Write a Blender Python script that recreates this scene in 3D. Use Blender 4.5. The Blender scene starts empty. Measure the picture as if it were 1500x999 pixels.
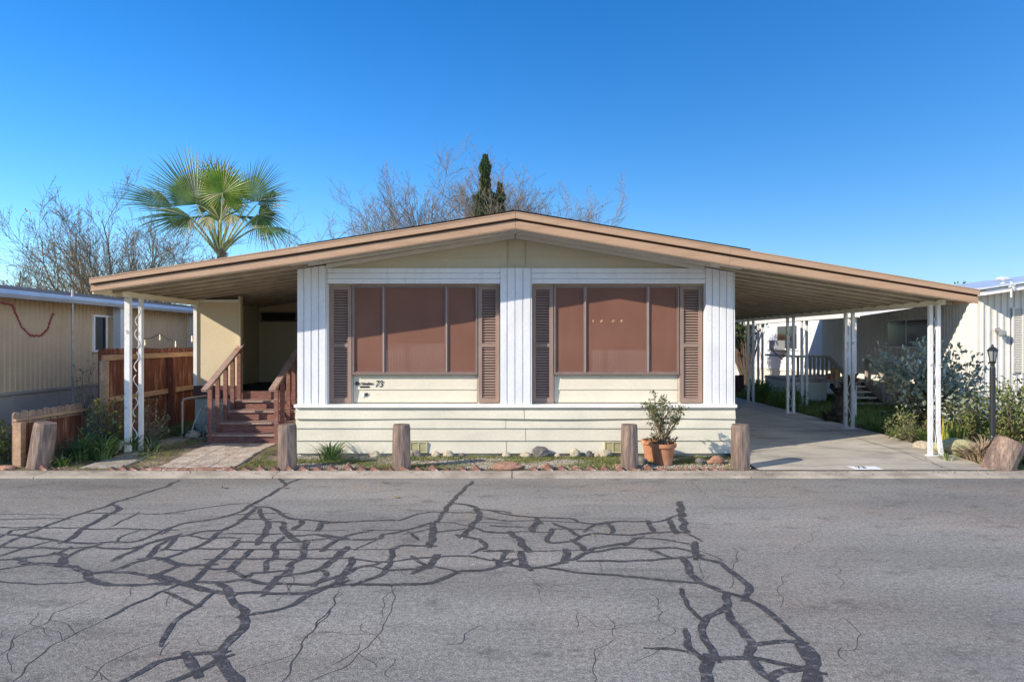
import bpy, math, random
from mathutils import Vector, Matrix, noise as mnoise
R = math.radians
S = bpy.context.scene
C = S.collection
rnd = random.Random(7)

# ------------------------------------------------------------------ camera, sky, sun, exposure
CZ = 1.72
cam = bpy.data.cameras.new('camera'); cam.lens = 24; cam.sensor_width = 36; cam.clip_end = 2000
co = bpy.data.objects.new('camera', cam); C.objects.link(co)
co.location = (0, 0, CZ); co.rotation_euler = (R(90), 0, 0); S.camera = co
SUN_EL = 27.0
sd = Vector((.87*math.cos(R(SUN_EL)), .49*math.cos(R(SUN_EL)), -math.sin(R(SUN_EL)))).normalized()
w = bpy.data.worlds.new('World'); S.world = w; w.use_nodes = True
nt = w.node_tree; bg = nt.nodes['Background']
sky = nt.nodes.new('ShaderNodeTexSky'); sky.sky_type = 'NISHITA'; sky.sun_disc = False
sky.sun_elevation = R(SUN_EL); sky.sun_rotation = math.atan2(sd.x, -sd.y)
sky.air_density = 1.0; sky.dust_density = 0.8; sky.ozone_density = 2.2; sky.altitude = 100
hs = nt.nodes.new('ShaderNodeHueSaturation'); hs.inputs['Saturation'].default_value = 1.42
nt.links.new(sky.outputs[0], hs.inputs['Color']); tn = nt.nodes.new('ShaderNodeMix'); tn.data_type = 'RGBA'; tn.blend_type = 'MULTIPLY'; tn.inputs[0].default_value = 1; tn.inputs[7].default_value = (.74, .89, 1.07, 1)
nt.links.new(hs.outputs[0], tn.inputs[6]); nt.links.new(tn.outputs[2], bg.inputs[0])
bg.inputs[1].default_value = .142
sl = bpy.data.lights.new('sun', 'SUN'); sl.energy = 4.6; sl.angle = R(.5); sl.color = (1, .90, .76)
so = bpy.data.objects.new('sun', sl); C.objects.link(so); so.rotation_euler = sd.to_track_quat('-Z', 'Y').to_euler()
S.view_settings.view_transform = 'Standard'; S.view_settings.look = 'None'
S.view_settings.gamma = 1; S.view_settings.use_curve_mapping = False
S.view_settings.exposure = 0.52

# ------------------------------------------------------------------ helpers
def P(px, py, Y): return Vector(((px-750)*Y/1000, Y, CZ+(499.5-py)*Y/1000))
class MB:
    def __init__(s): s.v = []; s.f = []; s.m = []; s.mi = 0
    def add(s, vs, fs):
        n = len(s.v); s.v += [tuple(a) for a in vs]
        for f in fs: s.f.append([i+n for i in f]); s.m.append(s.mi)
        return s
    def box(s, x0, x1, y0, y1, z0, z1):
        return s.add([(x0,y0,z0),(x1,y0,z0),(x1,y1,z0),(x0,y1,z0),(x0,y0,z1),(x1,y0,z1),(x1,y1,z1),(x0,y1,z1)],
              [(0,3,2,1),(4,5,6,7),(0,1,5,4),(1,2,6,5),(2,3,7,6),(3,0,4,7)])
    def bar(s, a, b, wx, wy, up=(0,0,1)):
        a = Vector(a); b = Vector(b); d = (b-a).normalized(); u = Vector(up)
        if abs(d.dot(u)) > .99: u = Vector((0,1,0))
        x = d.cross(u).normalized(); y = x.cross(d).normalized()
        vs = []
        for p in (a, b):
            for i, j in ((-1,-1),(1,-1),(1,1),(-1,1)): vs.append(p+x*i*wx/2+y*j*wy/2)
        return s.add(vs, [(0,1,2,3),(7,6,5,4),(0,4,5,1),(1,5,6,2),(2,6,7,3),(3,7,4,0)])
    def extr(s, prof, a, b, cap=True):
        """prof: list of Vectors (closed loop); swept by vectors a and b"""
        n = len(prof); vs = [Vector(p)+Vector(a) for p in prof]+[Vector(p)+Vector(b) for p in prof]
        fs = [(i, (i+1) % n, (i+1) % n+n, i+n) for i in range(n)]
        if cap: fs += [tuple(range(n))[::-1], tuple(range(n, 2*n))]
        return s.add(vs, fs)
    def sheet(s, prof, a, b):
        n = len(prof); vs = [Vector(p)+Vector(a) for p in prof]+[Vector(p)+Vector(b) for p in prof]
        return s.add(vs, [(i, i+1, i+1+n, i+n) for i in range(n-1)])
    def tube(s, pts, r, k=6, cap=True):
        pts = [Vector(p) for p in pts]; n = len(pts); vs = []
        if not hasattr(r, '__len__'): r = [r]*n
        u = None
        for i, p in enumerate(pts):
            d = (pts[min(i+1, n-1)]-pts[max(i-1, 0)])
            d = d.normalized() if d.length > 1e-9 else Vector((0,0,1))
            if u is None: u = d.orthogonal().normalized()
            else:
                u = u-d*u.dot(d); u = u.normalized() if u.length > 1e-6 else d.orthogonal().normalized()
            q = d.cross(u)
            for j in range(k):
                a = 2*math.pi*j/k; vs.append(p+(u*math.cos(a)+q*math.sin(a))*r[i])
        fs = [(i*k+j, i*k+(j+1) % k, (i+1)*k+(j+1) % k, (i+1)*k+j) for i in range(n-1) for j in range(k)]
        if cap: fs += [tuple(range(k))[::-1], tuple(range((n-1)*k, n*k))]
        return s.add(vs, fs)
    def lathe(s, c, prof, k=24):
        vs = []
        for r, z in prof:
            for j in range(k):
                a = 2*math.pi*j/k; vs.append((c[0]+r*math.cos(a), c[1]+r*math.sin(a), c[2]+z))
        n = len(prof)
        fs = [(i*k+j, i*k+(j+1) % k, (i+1)*k+(j+1) % k, (i+1)*k+j) for i in range(n-1) for j in range(k)]
        fs += [tuple(range(k))[::-1], tuple(range((n-1)*k, n*k))]
        return s.add(vs, fs)
    def leaf(s, p, d, n, L, W):
        d = Vector(d).normalized(); n = Vector(n); x = d.cross(n)
        x = x.normalized() if x.length > 1e-5 else d.orthogonal().normalized()
        n = x.cross(d)
        return s.add([p, p+d*L*.5+x*W*.5+n*W*.18, p+d*L, p+d*L*.5-x*W*.5+n*W*.18], [(0,1,2),(0,2,3)])
    def blade(s, p, d, up, L, W, droop, k=5):
        """strap leaf that arcs over"""
        d = Vector(d); up = Vector(up); side = d.cross(up).normalized(); q = Vector(p); vs = []
        for i in range(k+1):
            t = i/k; ww = W*(1-t**2.2)*.5+.0006
            vs += [q-side*ww, q+side*ww]
            dirn = (up*(1-droop*t)+d*(.35+t*1.0)).normalized(); q = q+dirn*L/k
        return s.add(vs, [(2*i, 2*i+1, 2*i+3, 2*i+2) for i in range(k)])
    def rock(s, c, rx, ry, rz, seed, sub=2):
        import bmesh
        bm = bmesh.new(); bmesh.ops.create_icosphere(bm, subdivisions=sub, radius=1)
        vs = []
        for v in bm.verts:
            f = 1+.28*mnoise.noise(v.co*1.3+Vector((seed*7.3, seed, 0)))+.1*mnoise.noise(v.co*3.5+Vector((0, seed*3.1, 0)))
            vs.append((c[0]+v.co.x*rx*f, c[1]+v.co.y*ry*f, c[2]+v.co.z*rz*f))
        fs = [[v.index for v in f.verts] for f in bm.faces]; bm.free()
        return s.add(vs, fs)

ORG = {}
def obj(name, mb, mats, parent=None, smooth=False, loc=None):
    if not isinstance(mats, (list, tuple)): mats = [mats]
    if parent is not None: o = ORG[parent.name]
    else: o = Vector(loc) if loc is not None else Vector((0, 0, 0))
    me = bpy.data.meshes.new(name)
    me.from_pydata([(a[0]-o.x, a[1]-o.y, a[2]-o.z) for a in mb.v], [], mb.f)
    for m in mats: me.materials.append(m)
    me.polygons.foreach_set('material_index', mb.m)
    if smooth: me.polygons.foreach_set('use_smooth', [True]*len(mb.f))
    me.update()
    ob = bpy.data.objects.new(name, me); C.objects.link(ob)
    ORG[ob.name] = o
    if parent is not None: ob.parent = parent
    else: ob.location = o
    return ob
def tag(o, label, cat, group=None, kind=None):
    o['label'] = label; o['category'] = cat
    if group: o['group'] = group
    if kind: o['kind'] = kind
    return o
def thing(name, label, cat, loc, group=None):
    o = bpy.data.objects.new(name, None); C.objects.link(o); o.location = loc; o.empty_display_size = .2
    ORG[o.name] = Vector(loc)
    return tag(o, label, cat, group)
def struct(name, mb, m, parent=None, smooth=False):
    o = obj(name, mb, m, parent, smooth)
    if parent is None: o['kind'] = 'structure'
    return o

# ------------------------------------------------------------------ materials
def mat(name, col, rough=.65, var=.12, scale=3, fine=60, fvar=.06, bump=.15, bscale=60, stretch=(1,1,1), metal=0,
        col2=None, c2lo=.5, c2hi=.7, c2scale=2, transl=0, spec=.4, c2stretch=None, coat=0, grain=None):
    m = bpy.data.materials.new(name); m.use_nodes = True; t = m.node_tree; N = t.nodes; L = t.links
    b = N['Principled BSDF']; out = N['Material Output']
    tc = N.new('ShaderNodeTexCoord'); mp = N.new('ShaderNodeMapping'); mp.inputs['Scale'].default_value = stretch
    L.new(tc.outputs['Object'], mp.inputs['Vector'])
    def nz(sc, det=4, src=mp):
        n = N.new('ShaderNodeTexNoise'); n.inputs['Scale'].default_value = sc; n.inputs['Detail'].default_value = det
        L.new(src.outputs[0], n.inputs['Vector']); return n
    def rng(src, lo, hi, a=.3, bb=.7):
        r = N.new('ShaderNodeMapRange'); r.inputs['From Min'].default_value = a; r.inputs['From Max'].default_value = bb
        r.inputs['To Min'].default_value = lo; r.inputs['To Max'].default_value = hi; L.new(src.outputs[0], r.inputs[0]); return r
    cur = None
    rgb = N.new('ShaderNodeRGB'); rgb.outputs[0].default_value = (*col, 1); cur = rgb.outputs[0]
    if col2:
        mp2 = N.new('ShaderNodeMapping'); mp2.inputs['Scale'].default_value = c2stretch or stretch
        L.new(tc.outputs['Object'], mp2.inputs['Vector'])
        n = nz(c2scale, 6, mp2); r = rng(n, 0, 1, c2lo, c2hi)
        mx = N.new('ShaderNodeMix'); mx.data_type = 'RGBA'; L.new(r.outputs[0], mx.inputs[0]); L.new(cur, mx.inputs[6])
        mx.inputs[7].default_value = (*col2, 1); cur = mx.outputs[2]
    for sc, v in ((scale, var), (fine, fvar))+((grain,) if grain else ()):
        if v <= 0: continue
        n = nz(sc, 3); r = rng(n, 1-v, 1+v)
        mx = N.new('ShaderNodeVectorMath'); mx.operation = 'SCALE'; L.new(cur, mx.inputs[0]); L.new(r.outputs[0], mx.inputs['Scale']); cur = mx.outputs[0]
    L.new(cur, b.inputs['Base Color'])
    b.inputs['Roughness'].default_value = rough; b.inputs['Metallic'].default_value = metal
    b.inputs['Specular IOR Level'].default_value = spec
    if coat: b.inputs['Coat Weight'].default_value = coat
    if bump:
        n = nz(bscale, 4); bp = N.new('ShaderNodeBump'); bp.inputs['Strength'].default_value = bump; bp.inputs['Distance'].default_value = .01
        L.new(n.outputs[0], bp.inputs['Height']); L.new(bp.outputs[0], b.inputs['Normal'])
    if transl:
        tr = N.new('ShaderNodeBsdfTranslucent'); L.new(cur, tr.inputs[0]); ms = N.new('ShaderNodeMixShader'); ms.inputs[0].default_value = transl
        L.new(b.outputs[0], ms.inputs[1]); L.new(tr.outputs[0], ms.inputs[2]); L.new(ms.outputs[0], out.inputs[0])
    return m
def leafm(name, col, col2, rough=.5, transl=.3, sc=14): return mat(name, col, rough, .35, sc, 50, .15, 0, col2=col2, c2scale=sc*.6, c2lo=.45, c2hi=.6, transl=transl)

def asphalt_mat():
    m = bpy.data.materials.new('old asphalt'); m.use_nodes = True; t = m.node_tree; N = t.nodes; L = t.links; b = N['Principled BSDF']
    tc = N.new('ShaderNodeTexCoord'); b.inputs['Roughness'].default_value = .88; b.inputs['Specular IOR Level'].default_value = .3
    def nz(sc, det, stretch=(1,1,1), rough=.5):
        mp = N.new('ShaderNodeMapping'); mp.inputs['Scale'].default_value = stretch; L.new(tc.outputs['Object'], mp.inputs[0])
        n = N.new('ShaderNodeTexNoise'); n.inputs['Scale'].default_value = sc; n.inputs['Detail'].default_value = det; n.inputs['Roughness'].default_value = rough; L.new(mp.outputs[0], n.inputs['Vector']); return n.outputs[0]
    def rng(src, a, c, lo, hi):
        r = N.new('ShaderNodeMapRange'); r.interpolation_type = 'SMOOTHSTEP'; r.inputs['From Min'].default_value = a; r.inputs['From Max'].default_value = c
        r.inputs['To Min'].default_value = lo; r.inputs['To Max'].default_value = hi; L.new(src, r.inputs[0]); return r.outputs[0]
    def mul(a, c):
        k = N.new('ShaderNodeMath'); k.operation = 'MULTIPLY'; L.new(a, k.inputs[0]); L.new(c, k.inputs[1]); return k.outputs[0]
    f = rng(nz(.55, 5, (.5,1.6,1)), .3, .7, .80, 1.16)            # broad mottling
    f = mul(f, rng(nz(1.6, 8, (.3,1.9,1), .65), .52, .74, 1, .72))   # drips and tyre streaks along the street
    f = mul(f, rng(nz(3.2, 8, (.8,1.3,1), .7), .52, .70, 1, .64))   # blotchy stains
    f = mul(f, rng(nz(28, 4, rough=.7), .3, .7, .74, 1.26))
    f = mul(f, rng(nz(85, 3, rough=.7), .3, .7, .62, 1.42))
    f = mul(f, rng(nz(190, 2, rough=.7), .35, .65, .7, 1.35))
    v = N.new('ShaderNodeTexVoronoi'); v.inputs['Scale'].default_value = 55; L.new(tc.outputs['Object'], v.inputs['Vector'])
    f = mul(f, rng(v.outputs['Distance'], .0, .22, 1.7, 1))       # pale stones
    sp = N.new('ShaderNodeSeparateXYZ'); L.new(tc.outputs['Object'], sp.inputs[0])
    f = mul(f, rng(sp.outputs[1], 7.4, 8.5, 1, .90))              # dirt gathered along the gutter
    rgb = N.new('ShaderNodeMix'); rgb.data_type = 'RGBA'; L.new(rng(nz(.7, 4), .45, .7, 0, 1), rgb.inputs[0]); rgb.inputs[6].default_value = (.250,.236,.208,1); rgb.inputs[7].default_value = (.268,.236,.198,1)
    sc = N.new('ShaderNodeVectorMath'); sc.operation = 'SCALE'; L.new(rgb.outputs[2], sc.inputs[0]); L.new(f, sc.inputs['Scale']); L.new(sc.outputs[0], b.inputs['Base Color'])
    bp = N.new('ShaderNodeBump'); bp.inputs['Strength'].default_value = .7; bp.inputs['Distance'].default_value = .006; L.new(nz(110, 3, rough=.7), bp.inputs['Height']); L.new(bp.outputs[0], b.inputs['Normal'])
    return m
mAsph = asphalt_mat()
mSeal = mat('crack sealant', (.058,.055,.056), .7, .3, 9, 90, .5, .5, 60, col2=(.17,.162,.152), c2lo=.54, c2hi=.70, c2scale=22)
mHair = mat('open crack', (.05,.048,.045), .9, .2, 10)
mKerb = mat('kerb concrete', (.43,.375,.30), .85, .18, 2, 110, .25, .4, 90, col2=(.28,.24,.19), c2lo=.46, c2hi=.7, c2scale=2.5)
mDrive = mat('driveway concrete', (.46,.415,.34), .8, .16, 1.2, 120, .15, .25, 90, col2=(.30,.265,.21), c2lo=.46, c2hi=.75, c2scale=1.6, c2stretch=(1,2.5,1))
mPath = mat('path concrete', (.40,.36,.30), .85, .15, 3, 100, .2, .4, 70, col2=(.27,.23,.18), c2scale=4)
mSoil = mat('soil', (.17,.125,.085), .95, .3, 5, 70, .4, .8, 40, col2=(.26,.21,.14), c2scale=3)
mPebble = mat('gravel pebbles', (.37,.33,.27), .8, .35, 25, 60, .2, .1, 60)
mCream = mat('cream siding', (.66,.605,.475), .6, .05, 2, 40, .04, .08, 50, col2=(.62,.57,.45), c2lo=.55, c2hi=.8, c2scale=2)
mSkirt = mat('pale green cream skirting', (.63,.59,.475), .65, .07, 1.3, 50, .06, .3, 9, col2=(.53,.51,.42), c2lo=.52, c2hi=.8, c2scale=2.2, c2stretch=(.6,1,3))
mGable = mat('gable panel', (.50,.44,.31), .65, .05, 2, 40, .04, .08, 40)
mRibShade = mat('painted rib shade', (.30,.25,.18), .8, .2, 4)  # shade between the ceiling pans, put into the colour of the rib fronts
mWhite = mat('white metal siding', (.73,.735,.75), .45, .05, 2, 30, .04, .12, 7, col2=(.60,.60,.60), c2lo=.52, c2hi=.85, c2scale=2, c2stretch=(4,1,.6))
mTrim = mat('white trim', (.78,.76,.72), .5, .05, 3, 40, .04, .08)
mFascia = mat('brown fascia', (.47,.305,.195), .6, .08, 3, 60, .10, .2, 40, stretch=(.6,6,6), col2=(.35,.215,.135), c2lo=.46, c2hi=.72, c2scale=3)
mGroove = mat('dark fascia groove', (.075,.042,.028), .8, .2, 5)
mShing = mat('asphalt shingle', (.035,.035,.04), .95, .3, 8, 50, .3, .5)
mSoff = mat('soffit', (.60,.57,.50), .5, .05, 3, 40, .04, .05)
mPan = mat('awning pan', (.80,.73,.57), .33, .08, 1.5, 40, .04, .06, 15, spec=.6)
mScreen = None
mFrame = mat('bronze frame', (.27,.19,.16), .4, .1, 6, metal=.3)
mAlu = mat('aluminium', (.55,.54,.53), .35, .1, 8, metal=.7)
mMull = mat('tan mullion', (.36,.27,.235), .5, .08, 6)
mShut = mat('brown shutter', (.285,.195,.155), .6, .08, 6, 80, .08, .15)
mStep = mat('painted red brown wood', (.20,.085,.065), .55, .2, 4, 60, .15, .3, 40, col2=(.33,.20,.16), c2lo=.55, c2hi=.72, c2scale=9, stretch=(1,4,4))
mTread = mat('worn tread', (.36,.25,.21), .75, .2, 6, 60, .2, .3, 40, col2=(.20,.10,.08), c2scale=6)
mPanel = mat('tan enclosure panel', (.62,.52,.345), .7, .05, 1.5, 40, .04, .08, 30)
mPanelIn = mat('tan porch wall', (.64,.545,.38), .7, .05, 1.5, 40, .04, .08, 30)
mBand = mat('maroon band', (.10,.05,.05), .7, .1, 5)
mBlock = mat('pale base', (.42,.45,.40), .85, .12, 4, 50, .15, .3)
mCarpet = mat('dark turf carpet', (.028,.045,.05), .95, .3, 30, 90, .4, .5)
mDark = mat('dark glass', (.015,.017,.02), .12, 0, 1, bump=0, spec=.7, fvar=0)
mPost = mat('white painted metal', (.72,.71,.70), .5, .08, 5, 60, .1, .15, col2=(.42,.36,.31), c2lo=.62, c2hi=.72, c2scale=9)
mLog = mat('weathered post wood', (.155,.112,.095), .9, .25, 5, 45, .35, 1.0, 30, stretch=(1,1,.12), col2=(.27,.195,.15), c2lo=.45, c2hi=.65, c2scale=14)
mFence = mat('red brown fence', (.15,.052,.032), .85, .22, 6, 40, .3, .5, 30, stretch=(1,1,.15), col2=(.30,.155,.10), c2lo=.52, c2hi=.68, c2scale=12)
mFenceTop = mat('faded fence board', (.33,.235,.17), .9, .25, 6, 40, .3, .5, 30, stretch=(1,1,.2), col2=(.22,.17,.14), c2scale=8)
mRail = mat('fence rail wood', (.42,.27,.17), .85, .2, 8, 50, .2, .4, stretch=(1,.2,1))
mNL = mat('tan ribbed siding', (.52,.385,.25), .6, .06, 2, 30, .04, .05)
mNLs = mat('grey skirting', (.32,.285,.255), .7, .08, 2)
mNR = mat('off white ribbed siding', (.72,.68,.61), .55, .05, 2, 30, .04, .05)
mNRw = mat('white wall', (.78,.79,.80), .5, .05, 2, 30, .04, .05)
mSky_metal = mat('pale roof metal', (.62,.66,.72), .35, .08, 2, 20, .05, .05, metal=.3)
mDarkRoof = mat('dark roof edge', (.06,.06,.07), .8, .2, 5)
mBrick = mat('edging brick', (.29,.15,.11), .9, .3, 9, 50, .3, .6, 40, col2=(.42,.36,.31), c2lo=.5, c2hi=.65, c2scale=9)
mPaver = mat('worn pavers', (.45,.385,.31), .9, .2, 5, 60, .35, .7, 50, col2=(.33,.22,.16), c2lo=.48, c2hi=.68, c2scale=7)
mTerra = mat('terracotta', (.43,.19,.10), .75, .12, 5, 60, .1, .15, 40, col2=(.58,.36,.25), c2lo=.55, c2hi=.75, c2scale=5)
mRockL = mat('pale rock', (.44,.38,.28), .9, .2, 8, 40, .25, .5, 25)
mRockD = mat('dark rock', (.16,.147,.135), .9, .25, 9, 40, .3, .6, 25)
mRockR = mat('red rock', (.34,.19,.13), .9, .25, 9, 40, .3, .6, 25)
mBark = mat('bark', (.155,.115,.085), .9, .3, 12, 50, .3, .6, 30)
mTwig = mat('pale twig', (.19,.155,.115), .85, .25, 3, 30, .2, 0)
mTwigD = mat('brown twig', (.21,.165,.11), .85, .25, 3, 30, .2, 0)
mPalm = leafm('palm leaf', (.12,.19,.035), (.065,.12,.025), .42, .35, 5)
mPalmB = leafm('young palm leaf', (.22,.31,.03), (.11,.22,.025), .45, .4, 4)
mPalmS = mat('palm stalk', (.30,.33,.13), .6, .2, 6)
mPalmD = mat('dry palm leaf', (.42,.35,.19), .7, .2, 6, transl=.2)
mAga = leafm('strap leaf', (.075,.14,.045), (.13,.20,.07), .4, .25, 9)
mAgaY = leafm('bright strap leaf', (.20,.27,.07), (.11,.19,.05), .45, .3, 9)
mGlau = leafm('glaucous leaf', (.44,.46,.36), (.24,.28,.20), .38, .15, 9)
mOlive = leafm('small olive leaf', (.14,.16,.07), (.22,.21,.12), .5, .25, 20)
mYel = leafm('yellow green leaf', (.25,.29,.08), (.13,.18,.05), .5, .3, 9)
mBush = leafm('dull green leaf', (.15,.18,.07), (.25,.23,.11), .5, .25, 10)
mYlw = leafm('yellow leaf', (.55,.40,.04), (.40,.35,.05), .5, .3, 12)
mDry = mat('dry leaf', (.33,.25,.16), .8, .3, 10, transl=.15)
mGrass = leafm('grass', (.15,.23,.05), (.23,.28,.08), .6, .3, 4)
mWeed = leafm('dry weeds', (.33,.27,.12), (.20,.23,.07), .7, .3, 5)
mCyp = leafm('cypress leaf', (.04,.085,.03), (.075,.10,.035), .6, .1, 2)
mTree = leafm('dark tree leaf', (.045,.075,.03), (.08,.12,.04), .5, .2, 5)
mBlack = mat('black painted metal', (.022,.024,.03), .4, .1, 8, bump=.05)
mLGlass = mat('lantern glass', (.22,.24,.24), .15, .05, 5, bump=0)
mPipe = mat('galvanised pipe', (.40,.36,.34), .5, .2, 8, metal=.5)
mHose = mat('pale green hose', (.42,.55,.50), .5, .05, 5)
mVent = mat('yellowed vent', (.50,.46,.27), .7, .1, 6)
mShedR = mat('orange brown shingle', (.48,.24,.09), .85, .2, 6, 40, .2, .3)
mInk = mat('black ink', (.02,.02,.022), .5, 0, 1, bump=0, fvar=0)
mPlq = mat('white paint', (.82,.82,.80), .6, .03, 3)
mSilver = mat('silver sticker', (.70,.73,.72), .4, .05, 9)
mGarl = mat('red tinsel', (.34,.03,.05), .35, .3, 30, metal=.3)
mDeck = mat('weathered deck wood', (.42,.37,.32), .8, .2, 5, stretch=(1,1,.3))
mStump = mat('palm stump', (.10,.075,.06), .9, .4, 10, 40, .4, .8)
mOrange = mat('orange plastic', (.75,.16,.04), .5, 0, 1); mYellow = mat('yellow plastic', (.80,.55,.03), .5, 0, 1)
mMoss = mat('mossy yellow stone', (.40,.38,.20), .9, .25, 6, 40, .3, .6, 20, col2=(.52,.46,.30), c2scale=5)
mBlueDk = mat('ac grey', (.35,.36,.37), .5)
def emis(name, col, s):
    m = bpy.data.materials.new(name); m.use_nodes = True; b = m.node_tree.nodes['Principled BSDF']
    b.inputs['Base Color'].default_value = (*col, 1); b.inputs['Emission Color'].default_value = (*col, 1); b.inputs['Emission Strength'].default_value = s; return m
mBulb = emis('lit bulb', (1, .66, .40), 1.6); mBulbS = emis('string bulb', (1, .80, .5), .7)
def screen_mat():
    m = bpy.data.materials.new('brown sun screen'); m.use_nodes = True; t = m.node_tree; N = t.nodes; L = t.links
    b = N['Principled BSDF']; tc = N.new('ShaderNodeTexCoord')
    n1 = N.new('ShaderNodeTexNoise'); n1.inputs['Scale'].default_value = 1.6; n1.inputs['Detail'].default_value = 3; L.new(tc.outputs['Object'], n1.inputs['Vector'])
    wv = N.new('ShaderNodeTexWave'); wv.inputs['Scale'].default_value = 95; wv.bands_direction = 'X'; wv.inputs['Distortion'].default_value = 1.5; L.new(tc.outputs['Object'], wv.inputs['Vector'])
    wz = N.new('ShaderNodeTexWave'); wz.inputs['Scale'].default_value = 95; wz.bands_direction = 'Z'; wz.inputs['Distortion'].default_value = 1.5; L.new(tc.outputs['Object'], wz.inputs['Vector'])
    ad = N.new('ShaderNodeMath'); ad.operation = 'ADD'; L.new(wv.outputs['Fac'], ad.inputs[0]); L.new(wz.outputs['Fac'], ad.inputs[1])
    r = N.new('ShaderNodeMapRange'); r.inputs['From Max'].default_value = 2; r.inputs['To Min'].default_value = .86; r.inputs['To Max'].default_value = 1.1; L.new(ad.outputs[0], r.inputs[0])
    mx = N.new('ShaderNodeMix'); mx.data_type = 'RGBA'; mx.inputs[6].default_value = (.195,.082,.056,1); mx.inputs[7].default_value = (.30,.145,.10,1)
    L.new(n1.outputs[0], mx.inputs[0])
    sc = N.new('ShaderNodeVectorMath'); sc.operation = 'SCALE'; L.new(mx.outputs[2], sc.inputs[0]); L.new(r.outputs[0], sc.inputs['Scale'])
    L.new(sc.outputs[0], b.inputs['Base Color']); b.inputs['Roughness'].default_value = .6; b.inputs['Specular IOR Level'].default_value = .3
    tr = N.new('ShaderNodeBsdfTransparent'); ms = N.new('ShaderNodeMixShader'); ms.inputs[0].default_value = .2
    L.new(b.outputs[0], ms.inputs[1]); L.new(tr.outputs[0], ms.inputs[2]); L.new(ms.outputs[0], N['Material Output'].inputs[0]); return m
mScreen = screen_mat()

# ------------------------------------------------------------------ ground
def sm(t): t = max(0, min(1, t)); return t*t*(3-2*t)
def gh(x, y):
    """height of the yard behind the kerb"""
    if y < 8.82: return 0
    base = .045
    if x < -3.3: return base+.075*sm((y-8.9)/1.3)*min(1, (-3.3-x)/.3)
    if x > 3.3: return base+.055*sm((y-8.9)/1.4)*min(1, (x-3.2)/.2)+.03*sm((y-10.3)/2)
    return base
m = MB().box(-400, 400, -60, 700, -.6, -.03); struct('ground', m, mSoil)
m = MB().box(-90, 90, -14, 8.55, -.3, 0); road = struct('road', m, mAsph)
# kerb strip: low lip then a gentle crossfall
m = MB()
xs = [-90+i*3 for i in range(61)]
for i in range(60):
    a, b = xs[i]+.006, xs[i+1]-.006
    m.extr([(a,8.553,-.2),(a,8.553,.016),(a,8.565,.022),(a,8.82,.043),(a,8.82,-.2)], (0,0,0), (b-a,0,0))
struct('kerb', m, mKerb)
# yard
m = MB(); xs = [-60,-30,-15]+[-10+i*.2 for i in range(101)]+[15,30,60]; ys = [8.822+i*.12 for i in range(40)]+[14,15,17,20,26,40,80]
xs = [x for x in xs if x <= 3.22 or x >= 6.28]
vs = []
for y in ys:
    for x in xs:
        b = .012*mnoise.noise(Vector((x*3, y*3, 0))) if 8.9 < y < 14 else 0
        vs.append((x, y, gh(x, y)-.002+b))
n = len(xs); fs = []
for j in range(len(ys)-1):
    for i in range(n-1):
        if xs[i] < 3.23 < xs[i+1]: continue
        fs.append((j*n+i, j*n+i+1, (j+1)*n+i+1, (j+1)*n+i))
m.add(vs, fs); struct('yard', m, mSoil, smooth=True)
# driveway
m = MB()
def dz(x, y): return .05+.055*sm((y-8.9)/1.4)+.03*sm((y-10.3)/2)
dxs = [3.2, 3.6, 4.2, 5.0, 5.694]; dys = [8.824]+[9.0+i*.25 for i in range(13)]+[13,15,18,24]
for x0, x1 in ((3.2, 5.694), (5.706, 6.32)):
    for j in range(len(dys)-1):
        y0, y1 = dys[j], dys[j+1]
        if j in (6, 13, 15): y0 += .012
        m.add([(x0,y0,dz(x0,y0)+.004),(x1,y0,dz(x1,y0)+.004),(x1,y1,dz(x1,y1)+.004),(x0,y1,dz(x0,y1)+.004)], [(0,1,2,3)])
        m.add([(x1,y0,dz(x1,y0)+.004),(x1,y0,-.1),(x1,y1,-.1),(x1,y1,dz(x1,y1)+.004)], [(0,1,2,3)])
drive = struct('driveway', m, mDrive)
m = MB()
for j in range(len(dys)-1):
    y0, y1 = dys[j], dys[j+1]; m.add([(3.15,y0,dz(0,y0)-.012),(6.3,y0,dz(0,y0)-.012),(6.3,y1,dz(0,y1)-.012),(3.15,y1,dz(0,y1)-.012)], [(0,1,2,3)])
struct('driveway_joint', m, mHair, drive)
def wig(pts, step, amp, seed):
    out = []; pts = [Vector(p) for p in pts]
    for a, b in zip(pts[:-1], pts[1:]):
        n = max(1, int((b-a).length/step))
        for i in range(n):
            p = a+(b-a)*i/n
            p = p+Vector((mnoise.noise(Vector((p.x*6, p.y*6, seed)))*amp, mnoise.noise(Vector((p.x*6, p.y*6, seed+9)))*amp, 0)); out.append(p)
    out.append(pts[-1]); return out
# stain cracks on the driveway
m = MB()
for k, pts in enumerate([[(4.2,10.9,0),(4.9,10.2,0),(5.5,9.9,0)], [(5.65,8.95,0),(5.8,9.6,0),(5.75,10.3,0),(5.62,11,0)]]):
    q = wig(pts, .1, .05, k)
    for a, b in zip(q[:-1], q[1:]):
        d = (b-a).normalized(); s_ = Vector((-d.y, d.x, 0))*.004
        m.add([Vector((p.x, p.y, dz(0, p.y)+.007)) for p in (a-s_, a+s_, b+s_, b-s_)], [(0,3,2,1)])
struct('hairline_crack', m, mHair, drive)

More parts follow.
